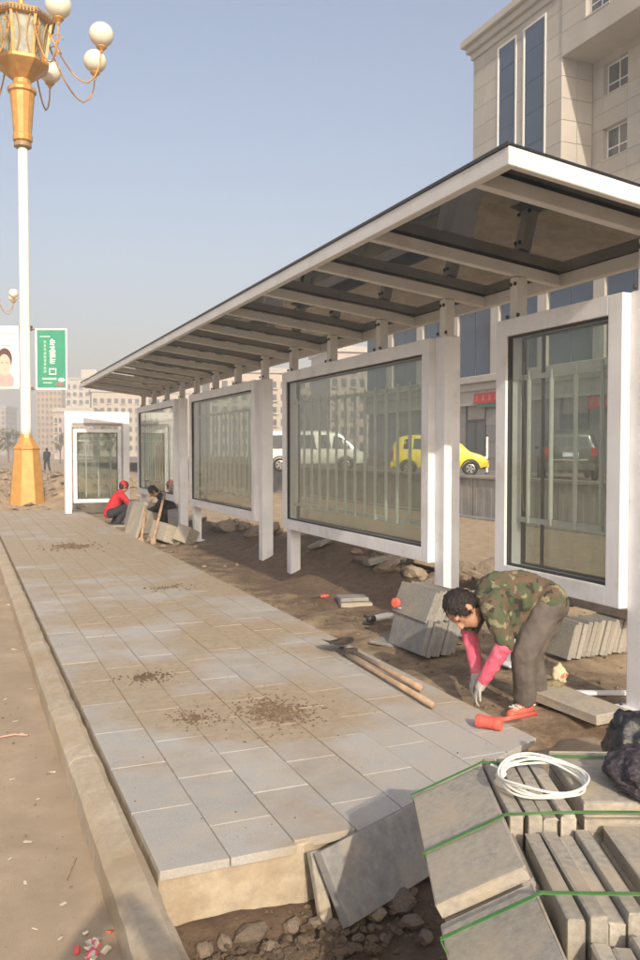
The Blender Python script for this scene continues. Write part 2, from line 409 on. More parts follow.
def axis(lo, hi, fine0, fine1, step, grow=1.35):
    a = []; x = fine0
    while x < fine1: a.append(x); x += step
    a.append(fine1); d = step; x = fine1
    while x < hi: d *= grow; x += d; a.append(min(x, hi))
    d = step; x = fine0; b = []
    while x > lo: d *= grow; x -= d; b.append(max(x, lo))
    return b[::-1]+a
xs = axis(-1500, 1500, .4, 7.0, .055); ys = axis(-300, 3000, .9, 24, .075)
ys = sorted(set(ys) | {24+i*.35 for i in range(1, 80)}); xs = sorted(set(xs) | {7+i*.3 for i in range(1, 30)} | {-4+i*.3 for i in range(14)})
vs = [(x, y, gz(x, y)) for y in ys for x in xs]; nx = len(xs)
fs = [(j*nx+i, j*nx+i+1, (j+1)*nx+i+1, (j+1)*nx+i) for j in range(len(ys)-1) for i in range(nx-1)]
me = bpy.data.meshes.new('ground'); me.from_pydata(vs, [], fs); me.materials.append(earth)
at = me.attributes.new('soil', 'FLOAT', 'POINT'); at.data.foreach_set('value', [soil(x, y) for y in ys for x in xs])
for p in me.polygons: p.use_smooth = True
tag(link('ground', me), 'sandy bare construction ground with heaps of dark soil', kind='structure')

# road (dusty), a gently uneven sheet left of the kerb
rx = [-1500, -200, -40, -12]+[-6+i*.22 for i in range(31)]; rx = sorted(x for x in rx if x < .60)+[.60]
ry = sorted([-300, -60, -20]+[-6+i*.25 for i in range(130)]+[30, 45, 80, 200, 800, 3000])
vs = [(x, y, -.15+.008*noise.noise(Vector((x*1.5, y*1.5, 0)))) for y in ry for x in rx]; nx = len(rx)
me = bpy.data.meshes.new('road'); me.from_pydata(vs, [], [(j*nx+i, j*nx+i+1, (j+1)*nx+i+1, (j+1)*nx+i) for j in range(len(ry)-1) for i in range(nx-1)])
for p in me.polygons: p.use_smooth = True
tag(link('road', me, road_mat), 'dusty tan road surface beside the kerb', kind='structure')

# kerb: single stones with a chamfered road side
kerb = empty('kerb', (0.6, 2, -.15)); tag(kerb, 'sandy concrete kerb edging the new pavement', kind='structure')
prof = [(.515, -.40), (.525, -.03), (.56, .0), (.655, .008), (.685, -.004), (.685, -.40)]
kl = .995; kms = []
for q in range(3):
    mb = MB(); rr = random.Random(q); rows = []
    n_ = 9
    for i in range(n_):
        y = kl*i/(n_-1)
        for (a, b) in prof: mb.v.append(Vector((a-.6+(rr.uniform(-.004, .004) if 0 < i < n_-1 else 0), y, b+(rr.uniform(-.004, .004) if 0 < i < n_-1 else 0)+.15)))
    k = len(prof)
    for i in range(n_-1):
        for j in range(k): mb.f.append((i*k+j, i*k+(j+1) % k, (i+1)*k+(j+1) % k, (i+1)*k+j))
    mb.f.append(tuple(range(k))); mb.f.append(tuple((n_-1)*k+j for j in range(k))[::-1])
    me = mb.mesh('kerb_stone'); me.materials.append(kerb_mat); kms.append(me)
for i in range(26):
    o = link('kerb_stone', kms[i % 3], parent=kerb, loc=(random.uniform(-.002, .002), -1.2+i*.9965, random.uniform(-.002, .002)), rot=(0, 0, random.uniform(-.001, .001)))

# pavement: concrete bed with single stone tiles, running bond
PX0, PX1, PYE = .715, 3.13, 25.2
LA, LB = px(322, 851, 0), px(414, 803, 0); LS = (LB.y-LA.y)/(LB.x-LA.x)
def yend(x): return 3.355 if x < LA.x-.06 else LA.y+(x-LA.x)*LS+.012
bed = MB()
bys = [3.36, 3.5]+[3.7+i*.6 for i in range(36)]; bys = [y for y in bys if y < PYE]+[PYE]
bed = MB().add([(PX0-.015, 3.34, -.42), (LA.x-.05, 3.34, -.42), (PX1-.02, LA.y+(PX1-LA.x)*LS, -.42), (PX1-.02, PYE, -.42), (PX0-.015, PYE, -.42),
    (PX0, 3.372, -.010), (LA.x-.03, 3.385, -.010), (PX1-.05, LA.y+(PX1-LA.x)*LS+.05, -.010), (PX1-.05, PYE, -.010), (PX0, PYE, -.010)],
    [(0, 1, 6, 5), (1, 2, 7, 6), (2, 3, 8, 7), (3, 4, 9, 8), (4, 0, 5, 9), (5, 6, 7, 8, 9), (0, 4, 3, 2, 1)])
bedo = bed.build('pavement', concrete, bevel=.012, seg=2); tag(bedo, 'raised pavement on rough concrete bed, newly laid with grey stone tiles', kind='structure')
TW, TL, TT = .3, .6, .04
tmesh = {}
def tile_mesh(L, q):
    k = (round(L, 2), q)
    if k not in tmesh: tmesh[k] = box_mesh('paving_tile', (TW-.006, L-.005, TT), .0016, tile_mat, .0005, q, 1)
    return tmesh[k]
for c in range(8):
    x = PX0+.15+c*TW
    y0 = yend(x-.15) if c != 2 else 3.40; ymax = yend(x+.15); y = 3.355+(.33 if c % 2 else .0)
    if y-y0 > .1: segs = [(y0, y)]
    else: segs = []
    while y < PYE-.05:
        y2 = min(y+TL, PYE)
        if y2-y0 > .05: segs.append((max(y, y0), y2))
        y = y2
    for (a, b) in segs:
        if a < ymax-.005 and c >= 2:                       # tile cut along the slanting end
            hw = (TW-.006)/2; fa, fb = max(a, yend(x-hw)), max(a, yend(x+hw))
            if fb > b-.01: continue
            cx, cy = x, (a+b)/2
            MB().prism([(x-hw, fa), (x+hw, fb), (x+hw, b-.0025), (x-hw, b-.0025)], 2, -TT, 0).build('paving_tile', tile_mat, bedo, .0025); continue
        link('paving_tile', tile_mesh(b-a, random.randint(0, 2)), parent=bedo, loc=(x+random.uniform(-.0015, .0015), (a+b)/2, -TT/2+random.uniform(-.0012, .0012)),
             rot=(random.uniform(-.002, .002), random.uniform(-.003, .003), random.uniform(-.003, .003)))

# crumbled soil lying on the tiles
def clods(px_, n, rad, smin, smax, mt, name, label, stretch=1.0, z=0.0):
    mb = MB(); c = px(*px_, z)
    for i in range(n):
        a, r = random.uniform(0, 6.28), rad*abs(random.gauss(0, .5)); s_ = random.uniform(smin, smax)*(1.25-.7*min(1, r/rad))
        x, y = c.x+r*math.cos(a), c.y+r*math.sin(a)*stretch
        k = len(mb.v); t = random.uniform(0, 6.28); MM = Matrix.Rotation(t, 3, 'Z')
        ax = MM @ Vector((s_*random.uniform(.7, 1.4), 0, 0)); ay = MM @ Vector((0, s_*random.uniform(.6, 1.1), 0))
        mb.ell((x, y, z+s_*.25), ax, ay, (0, 0, s_*random.uniform(.4, .75)), 6, 4)
        for v in mb.v[k:]: v += Vector((random.uniform(-1, 1), random.uniform(-1, 1), random.uniform(-1, 1)))*s_*.22
    o = mb.build(name, mt); tag(o, label, 'soil', kind='stuff'); return o
clods((275, 712), 700, .36, .003, .017, clod_mat, 'soil_crumbs', 'largest scatter of dark soil crumbs on the stone tiles', 1.3)
clods((195, 718), 170, .26, .003, .012, clod_mat, 'soil_crumbs', 'loose soil crumbs beside the largest scatter on the tiles', 1.2)
clods((150, 677), 200, .34, .003, .014, clod_mat, 'soil_crumbs', 'small dark soil scatter on sandy tiles toward the lamp', .8)
clods((70, 547), 160, .65, .010, .04, clod_mat, 'soil_crumbs', 'flattened soil heap on the far sandy tiles', 1.2)
clods((165, 588), 60, .5, .006, .022, clod_mat, 'soil_crumbs', 'thin soil crumbs on tiles before the shelter', .8)
clods((300, 960), 420, .75, .006, .030, clod_mat, 'soil_crumbs', 'loose earth crumbs in the trench before the pavement end', .35, -.27)

# stones and broken concrete in the trench
rocks = [rock_mesh('stone', q, stone_mat, 2, .75) for q in range(6)]
def stone(x, y, z, s, q, label, flat=1, group=None):
    p = px(x, y, z); o = link('stone', rocks[q % 6], loc=(p.x, p.y, z+s*.25), rot=(random.uniform(-.3, .3), random.uniform(-.3, .3), random.uniform(0, 6)))
    o.scale = (s, s*.8, s*.75*flat); tag(o, label, 'stone', group); return o
SG = 'stones in the trench before the pavement'
for (x, y, s) in [(250, 938, .085), (292, 928, .05), (318, 925, .05), (335, 930, .06), (350, 918, .05), (375, 915, .075), (400, 905, .10), (412, 925, .06), (410, 893, .05), (270, 950, .05), (225, 945, .045), (358, 940, .035), (385, 940, .03), (330, 945, .04), (425, 940, .045), (205, 952, .05), (300, 945, .035), (345, 952, .03)]:
    stone(x, y, -.28, s*.85, random.randint(0, 5), 'rough stone lying in the dark trench before the pavement end', group=SG)
p = px(235, 905, -.2)

# ================================================================== leaning slabs at the pavement end
def oriented_slab(name, a, b, c, thick, mt, label, cat, group=None, bev=.006):
    """slab from three corners: a (corner), b (along length), c (along width); thickness behind the face"""
    a, b, c = Vector(a), Vector(b), Vector(c); ex = (b-a); ey = (c-a); L, W = ex.length, ey.length
    ex.normalize(); ey = (ey-ex*ey.dot(ex)).normalized(); ez = ex.cross(ey)
    me = box_mesh(name, (L, W, thick), bev, mt, .002, random.randint(0, 99), 2)
    o = link(name, me); M = Matrix((ex, ey, ez)).transposed().to_4x4(); M.translation = a+ex*L/2+ey*W/2-ez*thick/2
    o.matrix_world = M; tag(o, label, cat, group); return o
A = px(321, 851, .03); B = px(414, 803, .03)
dn = Vector((.10, -.14, -.30))
dirn = (B-A).normalized(); nrm = Vector((dirn.y, -dirn.x, 0))
oriented_slab('paving_slab', A+nrm*.16+Vector((0, 0, -.26)), B+dirn*.12+nrm*.16+Vector((0, 0, -.26)), A, .05, slab_dark, 'grey slab leaning against the open end of the pavement', 'slab')
A2 = px(308, 853, -.004)
oriented_slab('broken_slab', A2+Vector((.02, -.11, -.27)), A2+Vector((.075, -.105, -.27)), A2+Vector((.0, -.0, 0)), .035, slab_mat, 'narrow upright broken slab wedged beside the leaning slab', 'slab')

# ================================================================== BUS SHELTER
def attach(o, root):
    o.parent = root; o.matrix_parent_inverse = Matrix.Translation(-Vector(root.location)); return o
FX0, FX1 = 4.05, 4.27          # panel depth
PXA, PXB = 4.12, 4.29          # post depth
ZT, ZB = 2.745, .635           # panel top and bottom
RX0, RX1, RY0, RY1 = 2.80, 4.64, 3.95, 21.95
def zr(x): return 3.10-.125*(x-4.2)      # underside of the roof beams
sh = empty('bus_shelter', (4.2, 13.0, -.08), 0, 'long white metal bus shelter with dark glass canopy and glazed display panels', 'bus shelter')
plate_me = box_mesh('base_plate', (.30, .27, .014), .002, white_metal)
abolt = MB().lathe([(.012, 0), (.012, .03), (.006, .034)], (0, 0, 0), 6).mesh('anchor_bolt')
sbolt = MB().lathe([(.016, 0), (.016, .014), (.008, .02)], (0, 0, 0), 6).mesh('bolt')
def post(y, zbase):
    o = attach(MB().bb(PXA, PXB, y, y+.17, zbase, ZT+.005).build('post', white_metal, bevel=.008, seg=2), sh)
    b = link('base_plate', plate_me, parent=o, loc=((PXA+PXB)/2, y+.085, zbase+.04))
    for dx in (-.11, .11):
        for dy in (-.1, .1): link('anchor_bolt', abolt, dark_metal, o, loc=((PXA+PXB)/2+dx, y+.085+dy, zbase+.045))
for y in (4.26, 6.785, 11.92, 17.04): post(y, -.07)

def panel(y0, y1, ntubes, wire=False, skew=None):
    mb = MB(); b = .135
    mb.bb(FX0, FX1, y0, y0+b, ZB, ZT); mb.bb(FX0, FX1, y1-b, y1, ZB, ZT)
    mb.bb(FX0, FX1-.002, y0+b+.0005, y1-b-.0005, ZT-b, ZT); mb.bb(FX0, FX1-.002, y0+b+.0005, y1-b-.0005, ZB, ZB+b)
    fr = attach(mb.build('display_panel', white_metal, bevel=.006, seg=2), sh)
    gy0, gy1, gz0, gz1 = y0+b, y1-b, ZB+b, ZT-b
    # rubber seal lining the opening
    s = MB(); t = .016
    for xa, xb in ((FX0+.022, FX0+.060), (FX1-.060, FX1-.022)):
        s.bb(xa, xb, gy0, gy0+t, gz0, gz1); s.bb(xa, xb, gy1-t, gy1, gz0, gz1); s.bb(xa, xb, gy0+t, gy1-t, gz1-t, gz1); s.bb(xa, xb, gy0+t, gy1-t, gz0, gz0+t)
    s.build('seal', seal_mat, fr)
    for x in (FX0+.038, FX1-.044):
        MB().bb(x, x+.006, gy0+.004, gy1-.004, gz0+.004, gz1-.004).build('glass_pane', glass_mat, fr)
    xm = (FX0+FX1)/2
    lo, hi = gz0+.20, gz1-.28
    if ntubes <= 4: lo, hi = gz0+.37, gz1-.33
    for z in (lo, hi):
        MB().bb(xm+.012, xm+.034, gy0+.002, gy1-.002, z-.02, z+.02).build('tube_rail', tube_mat, fr)
    tm = MB(); 
    tm.lathe([(.010, lo-.02), (.010, lo+.03), (.017, lo+.032), (.017, hi-.032), (.010, hi-.03), (.010, hi+.05)], (0, 0, 0), 10)
    tme = tm.mesh('light_tube', smooth=False)
    for i in range(ntubes):
        y = gy0+(gy1-gy0)*(i+.6)/(ntubes+.2)
        tme2 = tme
        link('light_tube', tme2, tube_mat, fr, loc=(xm-.004, y, 0))
        if ntubes > 4 and i % 2 == 0: 
            MB().bb(xm-.02, xm+.01, y-.016, y+.016, lo-.03, lo+.02).build('tube_holder', tube_mat, fr)
    if wire:
        pts = [(xm, gy1-.10+.02*math.sin(k*.7), hi+.12-(hi-lo+.05)*k/14) for k in range(15)]
        MB().tube(pts, .006, 6).build('cable', surf('brown_cable', (.25, .19, .12), .5), fr)
        MB().bb(xm+.04, xm+.05, gy1-.30, gy1-.265, gz0, gz1).build('mounting_channel', dark_metal, fr)
    # short leg under the end farthest from the post
    lg = attach(MB().bb(FX0+.05, FX1-.03, y1-.20, y1-.05, -.085, ZB-.001).build('leg', white_metal, bevel=.006, seg=2), sh)
    link('base_plate', plate_me, parent=lg, loc=((FX0+FX1)/2+.01, y1-.125, -.034))
    return fr
panel(4.43, 5.87, 4, True); panel(6.955, 10.89, 14); panel(12.09, 16.02, 14); panel(17.21, 21.2, 14)

# roof: perimeter frame, cross beams, glass lights lying on top, short stanchions
def roof_bar(mb, x0, x1, y0, y1, z0, z1):
    """bar whose lower and upper faces follow the roof slope"""
    vs = [(x, y, zr(x)+z) for z in (z0, z1) for y in (y0, y1) for x in (x0, x1)]
    mb.add(vs, [(0, 2, 3, 1), (4, 5, 7, 6), (0, 1, 5, 4), (2, 6, 7, 3), (0, 4, 6, 2), (1, 3, 7, 5)])
mb = MB()
roof_bar(mb, RX0, RX0+.055, RY0, RY1, -.005, .10); roof_bar(mb, RX1-.055, RX1, RY0, RY1, -.005, .10)
roof_bar(mb, RX0+.056, RX1-.056, RY0, RY0+.055, -.005, .10); roof_bar(mb, RX0+.056, RX1-.056, RY1-.055, RY1, -.005, .10)
roof = attach(mb.build('roof', roof_metal, bevel=.005, seg=1), sh); tag(roof, 'sloping canopy of dark glass in a white frame')
ey = [4.345, 5.77, 6.87, 8.2, 9.52, 10.82, 12.0, 13.33, 14.65, 15.95, 17.12, 18.5, 19.85, 21.1]
for y in ey:
    mb = MB(); roof_bar(mb, RX0+.0555, RX1-.0555, y-.035, y+.035, 0, .09); mb.build('beam', roof_metal, roof, bevel=.004)
gy = [RY0]+ey+[RY1]
for a, b in zip(gy[:-1], gy[1:]):
    mb = MB(); e0 = -.004 if a == RY0 else .003; e1 = -.004 if b == RY1 else .003
    roof_bar(mb, RX0-.004, RX1+.01, a+e0, b-e1, .103, .115); mb.build('glass_light', roof_glass, roof)
mb = MB(); roof_bar(mb, RX0-.010, RX0-.0045, RY0-.008, RY1+.008, .098, .118); mb.build('drip_edge', dark_metal, roof)
for y in ey:
    st = attach(MB().bb(4.145, 4.245, y-.05, y+.05, ZT+.003, zr(4.245)+.0).build('stanchion', roof_metal, bevel=.005), sh)
    for dz, dd in ((.03, .072), (.285, .03)):
        for s in (-1, 1): link('bolt', sbolt, dark_metal, st, loc=(4.145, y+s*dd, ZT+dz+.01), rot=(0, -math.pi/2, 0))
    MB().bb(4.15, 4.24, y-.10, y+.10, ZT+.002, ZT+.012).build('foot_plate', roof_metal, st)

# free-standing display case across the far end
def end_case():
    Y0, Y1, x0, x1 = 23.6, 23.85, 2.58, 4.30
    r = empty('display_case', ((x0+x1)/2, Y0, -.1), 0, 'freestanding white glazed display case facing along the pavement at the shelter far end', 'display case')
    zt = 2.74
    mb = MB(); mb.bb(x0, x0+.17, Y0, Y1, -.13, zt); mb.bb(x1-.17, x1, Y0, Y1, -.13, zt); mb.bb(x0+.1705, x1-.1705, Y0, Y1-.003, zt-.40, zt)
    fr = attach(mb.build('outer_frame', white_metal, bevel=.008), r)
    MB().bb(x0+.20, x1-.2, Y0-.012, Y0-.002, zt-.47+.09, zt-.31).build('sign_slot', surf('slot_grey', (.30, .27, .25), .6, .1), fr)
    mb = MB(); a0, a1, z0, z1 = x0+.22, x1-.22, .27, zt-.47; b = .10
    mb.bb(a0, a0+b, Y0+.02, Y1-.03, z0, z1); mb.bb(a1-b, a1, Y0+.02, Y1-.03, z0, z1); mb.bb(a0+b+.001, a1-b-.001, Y0+.02, Y1-.03, z1-b, z1); mb.bb(a0+b+.001, a1-b-.001, Y0+.02, Y1-.03, z0, z0+b)
    dr = attach(mb.build('case_frame', white_metal, bevel=.006), r)
    for y in (Y0+.06, Y1-.08): MB().bb(a0+b, a1-b, y, y+.006, z0+b, z1-b).build('glass_pane', glass_mat, dr)
    s = MB(); t = .02
    s.bb(a0+b, a0+b+t, Y0+.045, Y0+.058, z0+b, z1-b); s.bb(a1-b-t, a1-b, Y0+.045, Y0+.058, z0+b, z1-b); s.bb(a0+b+t, a1-b-t, Y0+.045, Y0+.058, z1-b-t, z1-b); s.build('seal', seal_mat, dr)
    for k in range(3):
        x = a0+b+.25+k*.33
        MB().tube([(x, Y0+.13, z0+b+.05), (x, Y0+.13, z1-b-.2)], .014, 8).build('light_tube', tube_mat, dr)
    MB().bb(a0+b, a1-b, Y0+.12, Y0+.14, z1-b-.24, z1-b-.2).build('tube_rail', tube_mat, dr)
    for x in (x0+.175, x1-.19):
        attach(MB().bb(x, x+.012, Y0+.03, Y1-.04, .1, zt-.42).build('side_fillet', white_metal), r)
end_case()

# ================================================================== LAMPS
def lamp(loc, label, group, H=1.0):
    r = empty('street_lamp', loc, 0, label, 'street lamp', group)
    def sq(w, z): return [(-w, -w, z), (w, -w, z), (w, w, z), (-w, w, z)]
    def oct_(w, z, k=.42): c = w*k; return [(-w+c*.6, -w, z), (w-c*.6, -w, z), (w, -w+c*.6, z), (w, w-c*.6, z), (w-c*.6, w, z), (-w+c*.6, w, z), (-w, w-c*.6, z), (-w, -w+c*.6, z)]
    # pedestal: stepped plinth, tapering eight-sided shaft, bell cap
    mb = MB(); ph = math.pi/8
    mb.lathe([(.82, -.3), (.82, .02), (.78, .05), (.60, .10), (.56, .14), (.40, 1.78), (.40, 1.84), (.43, 1.85), (.43, 1.90), (.36, 1.95), (.28, 2.08), (.21, 2.20), (.19, 2.30)], (0, 0, 0), 8, ph)
    ped = mb.build('pedestal', gold, r, bevel=.01)
    MB().lathe([(.412, 1.845), (.422, 1.848), (.422, 1.856), (.412, 1.858)], (0, 0, 0), 8, ph).build('trim_band', timber_dark, ped)
    MB().lathe([(.165, 2.25), (.165, 2.5), (.155, 6), (.145, 11.22)], (0, 0, 0), 20).build('pole', lamp_white, r, smooth=True)
    mb = MB(); mb.lathe([(.20, 11.05), (.26, 11.08), (.26, 11.18), (.22, 11.24)], (0, 0, 0), 16); mb.build('collar', surf('collar_bronze', (.30, .20, .10), .5) if 'collar_bronze' not in MATS else MATS['collar_bronze'], r)
    mb = MB(); mb.lathe([(.22, 11.22), (.29, 11.26), (.30, 11.42), (.27, 11.47), (.37, 12.68), (.43, 12.72), (.43, 12.82), (.33, 12.88), (.27, 12.95), (.27, 13.12)], (0, 0, 0), 12); mb.build('lantern_neck', gold, r, bevel=.006)
    # lantern: tray, eight posts and panes, fretted crown, finial
    ln = MB().lathe([(.27, 13.08), (.36, 13.14), (.76, 13.45), (.84, 13.52), (.84, 13.62), (.72, 13.65)], (0, 0, 0), 8, ph).build('lantern', gold, r, bevel=.008)
    z0, z1, ra, rb = 13.64, 14.78, .72, .90
    for k in range(8):
        g = ph+k*math.pi/4; e = Vector((math.cos(g), math.sin(g), 0))
        MB().tube([e*ra+Vector((0, 0, z0)), e*rb+Vector((0, 0, z1))], .055, 4).build('lantern_post', gold, ln)
        g2 = g+math.pi/4; e2 = Vector((math.cos(g2), math.sin(g2), 0)); q = .93
        MB().add([e*ra*q+Vector((0, 0, z0)), e2*ra*q+Vector((0, 0, z0)), e2*rb*q+Vector((0, 0, z1)), e*rb*q+Vector((0, 0, z1)), e*ra*(q-.03)+Vector((0, 0, z0)), e2*ra*(q-.03)+Vector((0, 0, z0)), e2*rb*(q-.03)+Vector((0, 0, z1)), e*rb*(q-.03)+Vector((0, 0, z1))],
                 [(0, 1, 2, 3), (7, 6, 5, 4), (0, 4, 5, 1), (1, 5, 6, 2), (2, 6, 7, 3), (3, 7, 4, 0)]).build('lantern_pane', lantern_glass, ln)
        # curved trim inside each pane
        mid = (e+e2).normalized()
        tr = MB(); d0 = (e2-e).normalized()
        for s in (-1, 1):
            tr.tube([mid*(ra*.9+.02*i/6+(rb-ra)*.9*i/6)+d0*s*(.20-.10*math.sin(i/6*math.pi))+Vector((0, 0, z0+(z1-z0)*i/6)) for i in range(7)], .022, 5)
        tr.build('pane_trim', gold, ln)
    MB().lathe([(.90, 14.76), (1.0, 14.79), (1.03, 14.93), (.98, 14.97), (.30, 15.08), (.10, 15.2), (.09, 16.2), (.16, 16.3), (.06, 16.6), (.02, 17.0)], (0, 0, 0), 8, ph).build('crown', gold, ln, bevel=.008)
    fret = MB()
    for k in range(8):
        g = ph+k*math.pi/4; e = Vector((math.cos(g), math.sin(g), 0)); e2 = Vector((math.cos(g+math.pi/4), math.sin(g+math.pi/4), 0))
        for i in range(8):
            c = (e*(1-(i+.5)/8)+e2*(i+.5)/8)*1.02; fret.box((c.x*1.01, c.y*1.01, 14.86), (.04, .05, .08), math.atan2(c.y, c.x))
    fret.build('fretwork', timber_dark, ln)['kind'] = 'stuff'
    # scrolled arms in two tiers, a globe on each
    def arm(g, rad, zstart, zdip, zend, gr, rs=.80):
        e = Vector((math.cos(g), math.sin(g), 0)); pts = []
        for i in range(13):
            t = i/12
            x = rs+(rad-rs)*(t if t < .8 else .8+(t-.8)*1.0)
            if t < .75: z = zstart+(zdip-zstart)*math.sin(t/.75*math.pi/2)
            else: u = (t-.75)/.25; z = zdip+(zend-.22-zdip)*u**1.6; x = rs+(rad-rs)*(.75+.25*math.sin(u*math.pi/2))
            pts.append(e*x+Vector((0, 0, z)))
        pts.append(e*rad+Vector((0, 0, zend-.12)))
        a = MB().tube(pts, .026, 8).build('arm', gold, r, smooth=True)
        sc_ = MB(); c = e*(rs+.28)+Vector((0, 0, zstart-.32))
        sc_.tube([c+e*(.22*(1-k/16)*math.cos(k*.6))+Vector((0, 0, .22*(1-k/16)*math.sin(k*.6))) for k in range(15)], .018, 6); sc_.build('scroll', gold, a, smooth=True)
        MB().lathe([(.03, -.40), (.05, -.36), (.06, -.32), (.16, -.22), (.15, -.19)], e*rad+Vector((0, 0, zend+.06)), 12).build('globe_cup', gold, a)
        MB().ell(e*rad+Vector((0, 0, zend+.22)), (gr, 0, 0), (0, gr, 0), (0, 0, gr*.97), 24, 16).build('globe', globe_mat, a, smooth=True)
    for k in range(8):
        arm(-TH-R(2)+k*math.pi/4, 2.46, 14.6, 13.0, 14.2, .37)
    return r
LP = px(27, 508, -.1)
lamp((LP.x, LP.y, -.12), 'tall ornate street lamp with gold pedestal, white pole and two banners', 'ornate street lamps')
# banners fixed to the pole by two rods
def banner(x0, x1, y0, y1, base, mt, label, deco):
    depth = (LP-CAM).dot(FW)
    P0 = pd(x0, y1, depth); P1 = pd(x1, y0, depth); w_ = (x1-x0)/F*depth; h_ = P1.z-P0.z
    r = empty('banner', (P0.x, P0.y, P0.z), -TH, label, 'banner')
    MB().box((w_/2, 0, h_/2), (w_, .02, h_)).build('sheet', mt, r)
    fr = MB(); t = .025
    fr.box((w_/2, 0, -t), (w_+4*t, .05, 2*t)); fr.box((w_/2, 0, h_+t), (w_+4*t, .05, 2*t)); fr.box((-t, 0, h_/2), (2*t, .046, h_-.002)); fr.box((w_+t, 0, h_/2), (2*t, .046, h_-.002))
    fr.build('frame', lamp_white, r)
    xo = (LP - P0).dot(RT)
    for z in (-.03, h_+.03):
        a, b = (xo, w_ if xo < 0 else 0)
        MB().tube([(xo, .0, z), (w_ if xo > 0 else 0, .0, z)], .018, 6).build('rod', timber_dark, r)
        MB().lathe([(.175, z-.03), (.185, z-.03), (.185, z+.03), (.175, z+.03)], (xo, -.0, 0), 16).build('clamp', timber_dark, r)
    deco(r, w_, h_)
green_b = surf('banner_green', (.03, .27, .165), .5, .06, 2, bmp=0); pale_b = surf('banner_pale', (.74, .70, .68), .5, .03, 2, bmp=0)
pale_green = surf('print_pale_green', (.42, .62, .48), .5, .05, 3, bmp=0)
def glyph(mb, cx, cz, s, seed):           # a dense character: strokes in a square
    rr = random.Random(seed); y = -.0125
    for k in range(rr.choice((3, 4))): mb.box((cx+rr.uniform(-.05, .05)*s, y, cz+(-.42+.28*k)*s), (s*rr.uniform(.5, 1.0), .003, s*.13))
    for k in range(rr.choice((1, 2, 3))): mb.box((cx+rr.uniform(-.38, .38)*s, y-.0012-.0004*k, cz+rr.uniform(-.1, .1)*s), (s*.14, .003, s*rr.uniform(.5, .95)))
    for sg in rr.choice(((1,), (-1, 1), (-1,))): mb.box((cx+sg*.2*s, y-.003, cz-.25*s), (s*.5, .003, s*.11), M=Matrix.Rotation(sg*.8, 3, 'Y'))
def deco_green(r, w_, h_):
    mb = MB()
    for k in range(4): glyph(mb, w_*.54, h_*(.80-.108*k), w_*.23, k+3)
    mb.box((w_*.54, -.0125, h_*.33), (w_*.26, .003, h_*.02)); mb.box((w_*.43, -.0137, h_*.28), (w_*.03, .003, h_*.1)); mb.box((w_*.65, -.0137, h_*.28), (w_*.03, .003, h_*.1)); mb.box((w_*.54, -.015, h_*.24), (w_*.26, .003, h_*.02))
    mb.build('lettering', white_paint, r)['kind'] = 'stuff'
    mb = MB()
    for k in range(9): glyph(mb, w_*.27, h_*(.80-.064*k), w_*.10, k+30)
    mb.box((w_*.28, -.0125, h_*.89), (w_*.36, .003, h_*.02)); mb.build('small_lettering', pale_green, r)['kind'] = 'stuff'
    mb = MB(); mb.box((w_*.42, -.0125, h_*.16), (w_*.5, .003, h_*.035)); mb.box((w_*.35, -.0125, h_*.09), (w_*.3, .003, h_*.02)); mb.build('print', pale_green, r)
    mb = MB(); mb.box((w_*.80, -.0125, h_*.065), (w_*.30, .003, h_*.05)); mb.build('print', surf('print_maroon', (.35, .12, .13), .6), r)
    mb = MB(); mb.ell((w_*.84, -.012, h_*.14), (w_*.12, 0, 0), (0, .002, 0), (0, 0, h_*.035), 12, 6); mb.build('print', white_paint, r)
def deco_pale(r, w_, h_):
    flat = lambda c, a, b, y, nm, mt: MB().ell((c[0], y, c[1]), (a, 0, 0), (0, .0015, 0), (0, 0, b), 28, 8).build(nm, mt, r)
    hair = surf('print_hair', (.09, .05, .045), .6); fc = surf('print_face', (.72, .44, .36), .6, .05); pk = surf('print_pink', (.74, .33, .32), .6, .1)
    flat((w_*.52, h_*.10), w_*.36, h_*.15, -.0125, 'print_shoulder', pk)
    flat((w_*.55, h_*.47), w_*.26, h_*.19, -.0135, 'print_hair', hair)
    flat((w_*.54, h_*.37), w_*.22, h_*.185, -.0150, 'print_face', fc)
    mb = MB(); mb.box((w_*.46, -.0172, h_*.41), (w_*.08, .002, h_*.012)); mb.box((w_*.64, -.0172, h_*.41), (w_*.08, .002, h_*.012)); mb.build('print_eyes', hair, r)
    mb = MB(); mb.box((w_*.55, -.0172, h_*.29), (w_*.1, .002, h_*.012)); mb.build('print_mouth', pk, r)
    mb = MB()
    for k in range(7): glyph(mb, w_*(.2+.1*k), h_*.90, w_*.075, k+60)
    for k in range(3): glyph(mb, w_*(.3+.2*k), h_*.79, w_*.07, k+70)
    mb.box((w_*.62, -.0125, h_*.70), (w_*.3, .003, h_*.02)); mb.build('lettering', pk, r)['kind'] = 'stuff'
banner(37.5, 66, 330.5, 388, None, green_b, 'green banner with white vertical lettering on the lamp pole', deco_green)
banner(-11, 18, 328, 387, None, pale_b, 'pale banner printed with a dark haired face on the lamp pole', deco_pale)
L2 = pd(-15, 455, 68)
lamp((L2.x, L2.y, -.3), 'smaller looking far street lamp whose globes show beyond the pale banner', 'ornate street lamps')

